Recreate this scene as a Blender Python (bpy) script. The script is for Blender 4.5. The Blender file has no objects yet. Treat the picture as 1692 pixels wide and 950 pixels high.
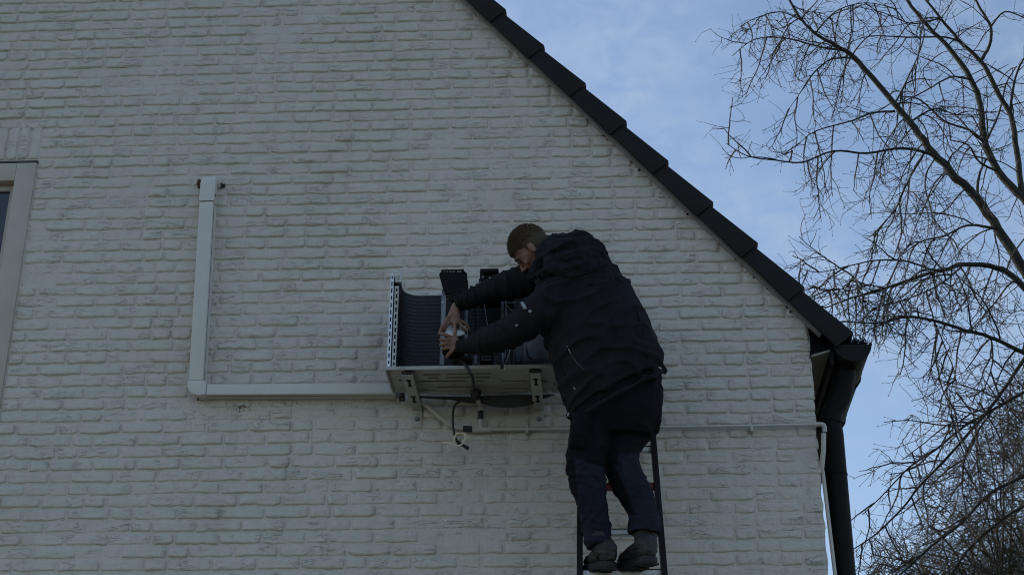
import bpy, bmesh, math, random
import numpy as np
from mathutils import Vector, Matrix, noise
R = math.radians
random.seed(7)
sc = bpy.context.scene
col = sc.collection

# ------------------------------------------------------------------ camera
IW, IH = 1692.0, 950.0
FPX, PITCH, YAW, ROLL, DIST, CAMZ = 2699.3, 0.450774, -0.0542947, 0.0061921, 7.82685, 1.6
cp, sp = math.cos(PITCH), math.sin(PITCH); cy, sy = math.cos(YAW), math.sin(YAW)
cr, sr = math.cos(ROLL), math.sin(ROLL)
Fv = Vector((sy*cp, cy*cp, sp)); R0 = Vector((cy, -sy, 0)); U0 = R0.cross(Fv)
Rv = cr*R0 + sr*U0; Uv = -sr*R0 + cr*U0
CAM = Vector((0, -DIST, CAMZ))
cd = bpy.data.cameras.new('camera'); cam = bpy.data.objects.new('camera', cd); col.objects.link(cam)
cd.sensor_width = 36; cd.lens = FPX*36/IW; cd.clip_start = 0.05; cd.clip_end = 2000
M = Matrix((( Rv.x, Uv.x, -Fv.x, CAM.x), (Rv.y, Uv.y, -Fv.y, CAM.y), (Rv.z, Uv.z, -Fv.z, CAM.z), (0, 0, 0, 1)))
cam.matrix_world = M
sc.camera = cam

def P(px, py, off=0.0):
    """point on the vertical plane `off` metres in front of the wall"""
    d = Fv + Rv*((px-IW/2)/FPX) - Uv*((py-IH/2)/FPX)
    return CAM + d*((DIST-off)/d.y)
def pix(v):
    d = Vector(v)-CAM; w = d.dot(Fv)
    return IW/2+FPX*d.dot(Rv)/w, IH/2-FPX*d.dot(Uv)/w
def zdepth(v): return (Vector(v)-CAM).dot(Fv)

# ------------------------------------------------------------------ world and sun
SUN_AZ, SUN_EL = R(-64), R(30)        # azimuth from +Y, negative = left (just behind the gable plane)
w = bpy.data.worlds.new('World'); sc.world = w; w.use_nodes = True
nt = w.node_tree; nt.nodes.clear()
def N(nt, t, **k):
    n = nt.nodes.new(t)
    for a, b in k.items():
        if a.startswith('i_'):
            n.inputs[a[2:].replace('_', ' ')].default_value = b
        else: setattr(n, a, b)
    return n
out = N(nt, 'ShaderNodeOutputWorld'); bg = N(nt, 'ShaderNodeBackground')
sky = N(nt, 'ShaderNodeTexSky', sky_type='NISHITA'); sky.sun_disc = False
sky.sun_elevation = SUN_EL; sky.sun_rotation = SUN_AZ
sky.air_density = 1.0; sky.dust_density = 0.8; sky.ozone_density = 1.0
tc = N(nt, 'ShaderNodeTexCoord')
mp = N(nt, 'ShaderNodeMapping'); mp.inputs['Scale'].default_value = (1, 1, 1.6)
n1 = N(nt, 'ShaderNodeTexNoise', i_Scale=5.0, i_Detail=4.0, i_Roughness=0.55)
n2 = N(nt, 'ShaderNodeTexNoise', i_Scale=38.0, i_Detail=4.0, i_Roughness=0.55, i_Distortion=0.6)
r1 = N(nt, 'ShaderNodeMapRange'); r1.inputs['From Min'].default_value = .38; r1.inputs['From Max'].default_value = .66
r2 = N(nt, 'ShaderNodeMapRange'); r2.inputs['From Min'].default_value = .36; r2.inputs['From Max'].default_value = .66
r2.inputs['To Min'].default_value = .18
ml = N(nt, 'ShaderNodeMath', operation='MULTIPLY'); m2 = N(nt, 'ShaderNodeMath', operation='MULTIPLY'); m2.inputs[1].default_value = .50
cloud = N(nt, 'ShaderNodeMix', data_type='RGBA'); cloud.inputs['B'].default_value = (2.75, 3.35, 4.25, 1)
L = nt.links.new
L(tc.outputs['Generated'], mp.inputs[0]); L(mp.outputs[0], n1.inputs['Vector']); L(mp.outputs[0], n2.inputs['Vector'])
L(n1.outputs['Fac'], r1.inputs['Value']); L(n2.outputs['Fac'], r2.inputs['Value'])
L(r1.outputs[0], ml.inputs[0]); L(r2.outputs[0], ml.inputs[1]); L(ml.outputs[0], m2.inputs[0])
L(m2.outputs[0], cloud.inputs['Factor']); L(sky.outputs[0], cloud.inputs['A'])
L(cloud.outputs['Result'], bg.inputs[0]); L(bg.outputs[0], out.inputs[0])
bg.inputs[1].default_value = 0.15
sd = bpy.data.lights.new('sun', 'SUN'); sd.energy = 3.0; sd.angle = R(.5); sd.color = (1, .93, .82)
so = bpy.data.objects.new('sun', sd); col.objects.link(so)
sdir = Vector((math.sin(SUN_AZ)*math.cos(SUN_EL), math.cos(SUN_AZ)*math.cos(SUN_EL), math.sin(SUN_EL)))
so.rotation_euler = (-sdir).to_track_quat('-Z', 'Y').to_euler(); so.location = (-6, 4, 12)
vs = sc.view_settings; vs.view_transform = 'Standard'; vs.look = 'None'; vs.gamma = 1; vs.exposure = 0.26
sc.cycles.filter_width = 1.05

# ------------------------------------------------------------------ materials
def mat(name, base, rough=.6, metal=0, spec=.5, var=0, vscale=6, bump=0, bscale=60, base2=None, coat=0):
    m = bpy.data.materials.new(name); m.use_nodes = True; t = m.node_tree
    b = t.nodes['Principled BSDF']
    b.inputs['Base Color'].default_value = (*base, 1); b.inputs['Roughness'].default_value = rough
    b.inputs['Metallic'].default_value = metal; b.inputs['Specular IOR Level'].default_value = spec
    g = N(t, 'ShaderNodeNewGeometry')
    if var or base2:
        n = N(t, 'ShaderNodeTexNoise', i_Scale=vscale, i_Detail=6.0, i_Roughness=.6)
        t.links.new(g.outputs['Position'], n.inputs['Vector'])
        mx = N(t, 'ShaderNodeMix', data_type='RGBA')
        mx.inputs['A'].default_value = (*base, 1)
        mx.inputs['B'].default_value = (*(base2 or [c*(1-var) for c in base]), 1)
        rr = N(t, 'ShaderNodeMapRange'); rr.inputs['From Min'].default_value = .35; rr.inputs['From Max'].default_value = .65
        t.links.new(n.outputs['Fac'], rr.inputs['Value']); t.links.new(rr.outputs[0], mx.inputs['Factor'])
        t.links.new(mx.outputs['Result'], b.inputs['Base Color'])
    if bump:
        n = N(t, 'ShaderNodeTexNoise', i_Scale=bscale, i_Detail=5.0, i_Roughness=.6)
        t.links.new(g.outputs['Position'], n.inputs['Vector'])
        bp = N(t, 'ShaderNodeBump'); bp.inputs['Strength'].default_value = 1; bp.inputs['Distance'].default_value = bump
        t.links.new(n.outputs['Fac'], bp.inputs['Height']); t.links.new(bp.outputs[0], b.inputs['Normal'])
    return m

def paint_brick_mat(name, crease=1.0):
    m = bpy.data.materials.new(name); m.use_nodes = True; t = m.node_tree; b = t.nodes['Principled BSDF']
    k = t.links.new
    g = N(t, 'ShaderNodeNewGeometry')
    # colour: warm white masonry paint with weathering
    n1 = N(t, 'ShaderNodeTexNoise', i_Scale=1.7, i_Detail=5.0, i_Roughness=.62); k(g.outputs['Position'], n1.inputs['Vector'])
    n2 = N(t, 'ShaderNodeTexNoise', i_Scale=26.0, i_Detail=6.0, i_Roughness=.7); k(g.outputs['Position'], n2.inputs['Vector'])
    cr1 = N(t, 'ShaderNodeMix', data_type='RGBA'); cr1.inputs['A'].default_value = (.575, .532, .468, 1); cr1.inputs['B'].default_value = (.53, .487, .425, 1)
    f1 = N(t, 'ShaderNodeMapRange'); f1.inputs['From Min'].default_value = .35; f1.inputs['From Max'].default_value = .68
    k(n1.outputs['Fac'], f1.inputs['Value']); k(f1.outputs[0], cr1.inputs['Factor'])
    cr2 = N(t, 'ShaderNodeMix', data_type='RGBA'); cr2.inputs['B'].default_value = (.36, .33, .29, 1)
    f2 = N(t, 'ShaderNodeMapRange'); f2.inputs['From Min'].default_value = .52; f2.inputs['From Max'].default_value = .80; f2.inputs['To Max'].default_value = .55
    k(n2.outputs['Fac'], f2.inputs['Value']); k(f2.outputs[0], cr2.inputs['Factor']); k(cr1.outputs['Result'], cr2.inputs['A'])
    # faint rain streaks and grime running down the wall
    ms_ = N(t, 'ShaderNodeMapping'); ms_.inputs['Scale'].default_value = (11, 11, .8); k(g.outputs['Position'], ms_.inputs[0])
    n5 = N(t, 'ShaderNodeTexNoise', i_Scale=1.0, i_Detail=5.0, i_Roughness=.65); k(ms_.outputs[0], n5.inputs['Vector'])
    f5 = N(t, 'ShaderNodeMapRange'); f5.inputs['From Min'].default_value = .52; f5.inputs['From Max'].default_value = .78; f5.inputs['To Max'].default_value = .30; k(n5.outputs['Fac'], f5.inputs['Value'])
    c5 = N(t, 'ShaderNodeMix', data_type='RGBA'); c5.inputs['B'].default_value = (.30, .285, .24, 1); k(f5.outputs[0], c5.inputs['Factor']); k(cr2.outputs['Result'], c5.inputs['A'])
    k(c5.outputs['Result'], b.inputs['Base Color'])
    b.inputs['Roughness'].default_value = .48; b.inputs['Specular IOR Level'].default_value = .6
    # fine relief: grain + lumps
    h1 = N(t, 'ShaderNodeTexNoise', i_Scale=55.0, i_Detail=5.0, i_Roughness=.55); k(g.outputs['Position'], h1.inputs['Vector'])
    h2 = N(t, 'ShaderNodeTexNoise', i_Scale=330.0, i_Detail=3.0, i_Roughness=.6); k(g.outputs['Position'], h2.inputs['Vector'])
    # folds in the hand-moulded face: ridged, stretched noise, present only in places
    mp = N(t, 'ShaderNodeMapping'); mp.inputs['Rotation'].default_value = (0, R(-14), 0); mp.inputs['Scale'].default_value = (9, 9, 34)
    k(g.outputs['Position'], mp.inputs[0])
    h3 = N(t, 'ShaderNodeTexNoise', i_Scale=1.0, i_Detail=2.5, i_Roughness=.5, i_Distortion=.8); k(mp.outputs[0], h3.inputs['Vector'])
    a = N(t, 'ShaderNodeMath', operation='SUBTRACT'); a.inputs[1].default_value = .5; k(h3.outputs['Fac'], a.inputs[0])
    ab = N(t, 'ShaderNodeMath', operation='ABSOLUTE'); k(a.outputs[0], ab.inputs[0])
    rg = N(t, 'ShaderNodeMapRange', interpolation_type='SMOOTHSTEP'); rg.inputs['From Max'].default_value = .035; k(ab.outputs[0], rg.inputs['Value'])
    inv = N(t, 'ShaderNodeMath', operation='SUBTRACT'); inv.inputs[0].default_value = 1; k(rg.outputs[0], inv.inputs[1])
    h4 = N(t, 'ShaderNodeTexNoise', i_Scale=7.0, i_Detail=2.0); k(g.outputs['Position'], h4.inputs['Vector'])
    ms = N(t, 'ShaderNodeMapRange', interpolation_type='SMOOTHSTEP'); ms.inputs['From Min'].default_value = .50; ms.inputs['From Max'].default_value = .60; k(h4.outputs['Fac'], ms.inputs['Value'])
    cm = N(t, 'ShaderNodeMath', operation='MULTIPLY'); k(inv.outputs[0], cm.inputs[0]); k(ms.outputs[0], cm.inputs[1])
    def lin(prev, src, amp):
        q = N(t, 'ShaderNodeMath', operation='MULTIPLY_ADD'); q.inputs[1].default_value = amp; k(src, q.inputs[0])
        if prev is None: q.inputs[2].default_value = 0
        else: k(prev, q.inputs[2])
        return q.outputs[0]
    h = lin(None, h1.outputs['Fac'], .0060); h = lin(h, h2.outputs['Fac'], .0016); h = lin(h, cm.outputs[0], -.0034*crease)
    bp = N(t, 'ShaderNodeBump'); bp.inputs['Strength'].default_value = 1; bp.inputs['Distance'].default_value = 1
    k(h, bp.inputs['Height']); k(bp.outputs[0], b.inputs['Normal'])
    return m
MT = {}
MT['brick'] = paint_brick_mat('painted_brick'); MT['mortar'] = paint_brick_mat('painted_mortar', .35)
MT['tile'] = mat('black_roof_tile', (.011, .010, .009), .62, spec=.25, var=.35, vscale=9, bump=.0012, bscale=140)
MT['trim'] = mat('grey_trim', (.30, .29, .26), .6, var=.25, vscale=14)
MT['soffit'] = mat('soffit_grey', (.27, .25, .215), .6, var=.2, vscale=3)
MT['gutter'] = mat('dark_zinc', (.010, .0095, .009), .55, spec=.2, var=.35, vscale=5)
MT['pipe_dark'] = mat('dark_downpipe', (.0065, .0062, .006), .6, spec=.14, var=.3, vscale=6)
MT['duct'] = mat('duct_plastic', (.60, .575, .53), .42, var=.06, vscale=9)
MT['duct_seam'] = mat('duct_shadow_gap', (.05, .05, .045), .8)
MT['pvc'] = mat('pale_pvc', (.52, .49, .44), .45, var=.15, vscale=12)
MT['foam'] = mat('brown_foam', (.10, .055, .035), .9, bump=.002, bscale=90)
MT['black'] = mat('black_rubber', (.010, .010, .011), .5)
MT['blackp'] = mat('black_plastic', (.008, .008, .0085), .6, spec=.12, var=.3, vscale=20)
MT['cream'] = mat('cream_steel', (.37, .36, .325), .42, var=.18, vscale=8)
MT['bracket'] = mat('bracket_paint', (.44, .425, .38), .4, var=.15, vscale=14)
MT['creamw'] = mat('pale_steel', (.62, .62, .58), .4, var=.1, vscale=20)
MT['alu'] = mat('bright_aluminium', (.72, .73, .75), .35, metal=.4, var=.12, vscale=40)
MT['post'] = mat('grey_steel', (.22, .23, .24), .4, metal=.4, var=.2, vscale=20)
MT['coil'] = mat('coil_fins', (.032, .036, .043), .6, metal=.1, var=.3, vscale=30, bump=.001, bscale=400)
MT['copper'] = mat('tube_edge', (.13, .12, .11), .45, metal=.5)
MT['blanket'] = mat('grey_blanket', (.13, .14, .15), .85, var=.3, vscale=30, bump=.004, bscale=60)
MT['motorw'] = mat('white_motor_plate', (.60, .61, .60), .4)
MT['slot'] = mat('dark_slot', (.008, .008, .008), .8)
MT['frame'] = mat('window_frame_paint', (.45, .41, .34), .5, var=.12, vscale=5, bump=.0006, bscale=60)
MT['glass'] = mat('window_glass', (.012, .014, .017), .04, spec=.9)
MT['jacket'] = mat('jacket_cloth', (.0085, .0089, .0112), .85, spec=.16, base2=(.0135, .014, .0172), vscale=16, bump=.0018, bscale=130)
MT['cuff'] = mat('jacket_black_panel', (.007, .007, .0078), .8, spec=.2, var=.25, vscale=25, bump=.0012, bscale=150)
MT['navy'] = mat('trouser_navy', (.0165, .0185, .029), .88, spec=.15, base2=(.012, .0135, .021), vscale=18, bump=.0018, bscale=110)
MT['holster_shade'] = mat('trouser_black_shade', (.0045, .005, .007), .85, spec=.15, bump=.0015, bscale=120)  # black pockets and panels, also the jacket's shade painted on the thighs
MT['boot'] = mat('boot_leather', (.010, .009, .0075), .6, base2=(.019, .017, .0135), vscale=30, bump=.0018, bscale=90)
MT['sole'] = mat('boot_sole', (.008, .0075, .007), .7, bump=.001, bscale=90)
MT['skin'] = mat('skin', (.235, .130, .090), .5, spec=.4, base2=(.16, .082, .058), vscale=25, bump=.0006, bscale=220)
MT['lips'] = mat('lip_skin', (.24, .10, .08), .45)
MT['eye'] = mat('eye_dark', (.05, .04, .035), .4)
MT['hair'] = mat('brown_hair', (.060, .039, .020), .6, base2=(.13, .085, .045), vscale=70, bump=.004, bscale=160)
MT['fade'] = mat('clipped_hair', (.040, .027, .016), .75, base2=(.070, .046, .028), vscale=90, bump=.001, bscale=260)
MT['reflect'] = mat('reflective_tape', (.30, .31, .33), .4)
MT['rail'] = mat('ladder_dark_rail', (.014, .0135, .0135), .5, spec=.2, var=.3, vscale=12)
MT['rung'] = mat('ladder_aluminium', (.78, .78, .76), .4, metal=.1, var=.2, vscale=20)
MT['red'] = mat('red_rung_sleeve', (.16, .02, .018), .6)
MT['wire'] = mat('cream_wire', (.70, .62, .46), .5)
MT['yellow'] = mat('yellow_tape', (.35, .25, .06), .5)
MT['bark'] = mat('bark', (.018, .016, .012), .9, base2=(.034, .033, .022), vscale=5, bump=.008, bscale=22)
MT['twig'] = mat('twig', (.022, .018, .015), .85, base2=(.036, .029, .023), vscale=3)
MT['twig2'] = mat('far_twig', (.058, .050, .029), .9, base2=(.034, .032, .019), vscale=1.2)
MT['lawn'] = mat('lawn', (.040, .055, .020), .9, base2=(.06, .055, .03), vscale=.6, bump=.02, bscale=20)
MT['paving'] = mat('paving', (.19, .165, .13), .8, base2=(.14, .125, .10), vscale=2, bump=.003, bscale=30)

# ------------------------------------------------------------------ helpers
def empty(name, loc=(0, 0, 0)):
    o = bpy.data.objects.new(name, None); col.objects.link(o); o.location = loc; o.empty_display_size = .1; return o
def tag(o, label=None, cat=None, group=None, kind=None):
    if label: o['label'] = label
    if cat: o['category'] = cat
    if group: o['group'] = group
    if kind: o['kind'] = kind
    return o
WORLD = {}
def wloc(o):
    v = Vector((0, 0, 0))
    while o: v = v + Vector(o.location); o = o.parent
    return v
def link(name, me, m, parent=None, smooth=False):
    o = bpy.data.objects.new(name, me); col.objects.link(o)
    ms = m if isinstance(m, (list, tuple)) else [m]
    if not me.materials:
        for q in ms: me.materials.append(q)
    if parent:
        o.parent = parent; o.location = -wloc(parent)   # vertices are in world coordinates
    if smooth:
        me.polygons.foreach_set('use_smooth', [True]*len(me.polygons))
    return o
class B:
    def __init__(s): s.v = []; s.f = []; s.m = []
    def add(s, vs, fs, mi=0):
        n = len(s.v); s.v += [tuple(v) for v in vs]; s.f += [tuple(i+n for i in f) for f in fs]; s.m += [mi]*len(fs); return s
    def box(s, c, size, rot=None, mi=0):
        c = Vector(c); hx, hy, hz = [q/2 for q in size]; r = rot or Matrix.Identity(3)
        vs = [c + r @ Vector((x, y, z)) for x in (-hx, hx) for y in (-hy, hy) for z in (-hz, hz)]
        return s.add(vs, [(0, 1, 3, 2), (4, 6, 7, 5), (0, 4, 5, 1), (2, 3, 7, 6), (0, 2, 6, 4), (1, 5, 7, 3)], mi)
    def rbox(s, c, size, bev, rot=None, mi=0, seg=2):
        bm = bmesh.new(); bmesh.ops.create_cube(bm, size=1)
        for v in bm.verts: v.co = Vector((v.co.x*size[0], v.co.y*size[1], v.co.z*size[2]))
        bmesh.ops.bevel(bm, geom=bm.edges[:], offset=bev, segments=seg, affect='EDGES', profile=.5)
        bm.verts.index_update(); c = Vector(c); r = rot or Matrix.Identity(3)
        vs = [c + r @ v.co for v in bm.verts]; fs = [[v.index for v in f.verts] for f in bm.faces]; bm.free()
        return s.add(vs, fs, mi)
    def hexa(s, p8, mi=0):
        """8 corners: 4 front (ccw from lower left) then 4 back"""
        return s.add(p8, [(0, 1, 2, 3), (7, 6, 5, 4), (0, 4, 5, 1), (1, 5, 6, 2), (2, 6, 7, 3), (3, 7, 4, 0)], mi)
    def prism(s, poly, y0, y1, mi=0):
        """poly = list of world points; extruded along y between y0 and y1 (front y0 < back y1)"""
        n = len(poly); a = [Vector((p[0], y0, p[2])) for p in poly]; b = [Vector((p[0], y1, p[2])) for p in poly]
        return s.add(a+b, [tuple(range(n)), tuple(range(2*n-1, n-1, -1))]+[(i, i+n, (i+1) % n+n, (i+1) % n) for i in range(n)], mi)
    def tube(s, pts, rad, n=8, cap=True, flat=1.0, mi=0):
        pts = [Vector(p) for p in pts]; k = len(pts)
        if not hasattr(rad, '__len__'): rad = [rad]*k
        base = len(s.v); T = (pts[1]-pts[0]).normalized()
        a = Vector((0, -1, 0)) if abs(T.y) < .9 else Vector((0, 0, 1)); nrm = (a-T*a.dot(T)).normalized()
        for i in range(k):
            T = ((pts[min(i+1, k-1)]-pts[max(i-1, 0)])).normalized()
            nrm = (nrm-T*nrm.dot(T)).normalized(); bn = T.cross(nrm)
            for j in range(n):
                t = 2*math.pi*j/n
                s.v.append(tuple(pts[i]+(nrm*math.cos(t)*flat+bn*math.sin(t))*rad[i]))
        fs = [(base+i*n+j, base+i*n+(j+1) % n, base+(i+1)*n+(j+1) % n, base+(i+1)*n+j) for i in range(k-1) for j in range(n)]
        if cap: fs += [tuple(base+j for j in range(n-1, -1, -1)), tuple(base+(k-1)*n+j for j in range(n))]
        s.f += fs; s.m += [mi]*len(fs); return s
    def rings(s, rings, mi=0):
        base = len(s.v); n = len(rings[0])
        for r_ in rings: s.v += [tuple(p) for p in r_]
        k = len(rings)
        fs = [(base+i*n+j, base+i*n+(j+1) % n, base+(i+1)*n+(j+1) % n, base+(i+1)*n+j) for i in range(k-1) for j in range(n)]
        fs += [tuple(base+j for j in range(n-1, -1, -1)), tuple(base+(k-1)*n+j for j in range(n))]
        s.f += fs; s.m += [mi]*len(fs); return s
    def ball(s, c, r, nu=14, nv=9, mi=0, rot=None):
        c = Vector(c); r = (r, r, r) if not hasattr(r, '__len__') else r; rr = rot or Matrix.Identity(3)
        vs = [c + rr @ Vector((0, 0, r[2]))]
        for i in range(1, nv):
            a = math.pi*i/nv
            for j in range(nu):
                t = 2*math.pi*j/nu; vs.append(c + rr @ Vector((r[0]*math.sin(a)*math.cos(t), r[1]*math.sin(a)*math.sin(t), r[2]*math.cos(a))))
        vs.append(c + rr @ Vector((0, 0, -r[2])))
        fs = [(0, 1+j, 1+(j+1) % nu) for j in range(nu)]
        for i in range(nv-2):
            for j in range(nu):
                a = 1+i*nu; fs.append((a+j, a+nu+j, a+nu+(j+1) % nu, a+(j+1) % nu))
        a = 1+(nv-2)*nu; fs += [(a+j, len(vs)-1, a+(j+1) % nu) for j in range(nu)]
        return s.add(vs, fs, mi)
    def mesh(s, name='m'):
        me = bpy.data.meshes.new(name); me.from_pydata(s.v, [], s.f); me.update(); return me
    def build(s, name, m, parent=None, smooth=False, auto=False, fix=True):
        me = s.mesh(name)
        if fix:
            bm = bmesh.new(); bm.from_mesh(me); bmesh.ops.recalc_face_normals(bm, faces=bm.faces[:]); bm.to_mesh(me); bm.free()
        ms = m if isinstance(m, (list, tuple)) else [m]
        for q in ms: me.materials.append(q)
        if len(ms) > 1: me.polygons.foreach_set('material_index', s.m)
        o = link(name, me, m, parent, smooth)
        if auto:
            me.polygons.foreach_set('use_smooth', [True]*len(me.polygons))
            me.set_sharp_from_angle(angle=R(38))
        return o
def spline(pts, n=4):
    """Catmull-Rom through points (any tuple length)"""
    pts = [tuple(p) for p in pts]; q = [pts[0]]+pts+[pts[-1]]; o = []
    for i in range(1, len(q)-2):
        for k in range(n):
            t = k/n
            o.append(tuple(.5*((2*b)+(-a+c)*t+(2*a-5*b+4*c-d)*t*t+(-a+3*b-3*c+d)*t**3) for a, b, c, d in zip(q[i-1], q[i], q[i+1], q[i+2])))
    o.append(pts[-1]); return o
def remeshed(b, voxel, smooth_it=3, fac=.5):
    me = b.mesh('tmp'); bm = bmesh.new(); bm.from_mesh(me); bmesh.ops.recalc_face_normals(bm, faces=bm.faces[:]); bm.to_mesh(me); bm.free()
    o = bpy.data.objects.new('tmp', me); col.objects.link(o)
    md = o.modifiers.new('r', 'REMESH'); md.mode = 'VOXEL'; md.voxel_size = voxel
    if smooth_it:
        s = o.modifiers.new('s', 'SMOOTH'); s.factor = fac; s.iterations = smooth_it
    dg = bpy.context.evaluated_depsgraph_get(); dg.update()
    r = bpy.data.meshes.new_from_object(o.evaluated_get(dg))
    bpy.data.objects.remove(o); bpy.data.meshes.remove(me)
    return r
def mnp(me):
    n = len(me.vertices); a = np.empty(n*3, 'f'); me.vertices.foreach_get('co', a); nn = np.empty(n*3, 'f'); me.vertices.foreach_get('normal', nn)
    return a.reshape(-1, 3), nn.reshape(-1, 3)

# ------------------------------------------------------------------ ground
g = B(); g.add([(-300, -300, 0), (300, -300, 0), (300, 300, 0), (-300, 300, 0)], [(0, 1, 2, 3)])
tag(g.build('ground', MT['lawn'], fix=False), kind='structure', label='lawn below the house')
g = B(); g.add([(-9, -6, .006), (3.4, -6, .006), (3.4, 0, .006), (-9, 0, .006)], [(0, 1, 2, 3)])  # unseen sheet, put in to bounce warm light upward
tag(g.build('bounce_paving', MT['paving'], fix=False), kind='structure', label='unseen paving along the gable wall, added for warm bounce light')

# ------------------------------------------------------------------ house
XL = -6.4                                   # left corner of the gable
XR = (P(1338, 560).x+P(1366, 920).x)/2      # right corner
house = empty('brick_house', (0, 0, 0))
tag(house, 'white painted brick house with black tiled verge and dark gutter', 'house')
# rake line through the picture: underside of the verge tiles on the wall plane
ra, rb = P(806, 37), P(1300, 499)
RS = (rb.z-ra.z)/(rb.x-ra.x)
def rake(x): return ra.z+(x-ra.x)*RS
def rake_x(z): return ra.x+(z-ra.z)/RS
CZ = .0663387; Z0 = 5.643329+CAMZ           # bottom of course 0 and course height
# window opening
WX1 = P(62, 268).x; WZ1 = P(62, 268).z; WX0 = WX1-1.25; WZ0 = WZ1-1.95
# mortar bed: displaced sheet in the seen part, plain wall around it
gx0, gx1, gz0, gz1 = -4.35, XR, 3.1, rake(-1.6)
def seen(x, z): return gx0 < x < gx1 and gz0 < z < gz1
stp = .0125
nx = int((gx1-gx0)/stp)+1; nz = int((gz1-gz0)/stp)+1
xs = np.linspace(gx0, gx1, nx); zs = np.linspace(gz0, gz1, nz)
rng = np.random.default_rng(3)
def smooth_noise(shape, cells, seed):
    r_ = np.random.default_rng(seed); a = r_.random((cells[0]+2, cells[1]+2))
    u = np.linspace(0, cells[0]-.001, shape[0]); v = np.linspace(0, cells[1]-.001, shape[1])
    i = u.astype(int); j = v.astype(int); fu = (u-i)[:, None]; fv = (v-j)[None]
    fu = fu*fu*(3-2*fu); fv = fv*fv*(3-2*fv)
    return (a[i][:, j]*(1-fu)*(1-fv)+a[i+1][:, j]*fu*(1-fv)+a[i][:, j+1]*(1-fu)*fv+a[i+1][:, j+1]*fu*fv)-.5
hgt = smooth_noise((nz, nx), (40, 60), 1)*.0030+smooth_noise((nz, nx), (130, 150), 2)*.0022+smooth_noise((nz, nx), (6, 9), 4)*.004
edge = np.zeros((nz, nx)); edge[:, -1] = .0
Y = .0020-hgt*1.1; Xg = np.repeat(xs[None], nz, 0); Zg = np.repeat(zs[:, None], nx, 1)
wob = np.interp(zs, np.linspace(gz0, gz1, 140), rng.normal(0, .0035, 140)); Xg[:, -1] += wob; Y[:, -1] += .006
vid = np.arange(nz*nx).reshape(nz, nx)
cx = (Xg[:-1, :-1]+Xg[1:, 1:])/2; cz = (Zg[:-1, :-1]+Zg[1:, 1:])/2
keep = (cz < ra.z+(cx-ra.x)*RS+.03) & ~((cx > WX0) & (cx < WX1-.002) & (cz > WZ0) & (cz < WZ1-.002))
fa = np.stack([vid[:-1, :-1], vid[:-1, 1:], vid[1:, 1:], vid[1:, :-1]], -1)[keep]
me = bpy.data.meshes.new('wall')
vv = np.stack([Xg, Y, Zg], -1).reshape(-1, 3).tolist(); ff = fa.tolist()
# plain remainder of the gable + side wall, set 6 mm back
e = .008; ZR = rake(XR); XRG = -2.9; zridge = rake(XRG)
def addq(*q):
    n = len(vv); vv.extend([list(map(float, p)) for p in q]); ff.append(list(range(n, n+len(q))))
addq((XL, e, 0), (WX0, e, 0), (WX0, e, zridge-1), (XL, e, zridge-1.6))
addq((WX0, e, 0), (XR-.004, e, 0), (XR-.004, e, gz0+.02), (WX0, e, gz0+.02))
addq((WX0, e, WZ1), (WX1+.4, e, WZ1), (WX1+.4, e, rake(WX1+.4)), (XRG, e, zridge), (WX0, e, zridge-1))
addq((WX0, e, gz0), (WX1+.3, e, gz0), (WX1+.3, e, WZ0), (WX0, e, WZ0))
addq((XR-.004, .004, 0), (XR-.004, 9, 0), (XR-.004, 9, ZR), (XR-.004, .004, ZR))
addq((XL, e, 0), (XL, 9, 0), (XL, 9, 6.5), (XL, e, 6.5)); addq((XL, 9, 0), (XR, 9, 0), (XR, 9, ZR), (XRG, 9, zridge), (XL, 9, 6.5))
me.from_pydata(vv, [], ff); me.update()
wall = link('wall', me, MT['mortar'], house, True)
wall['label'] = 'white painted brick gable wall'

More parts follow.
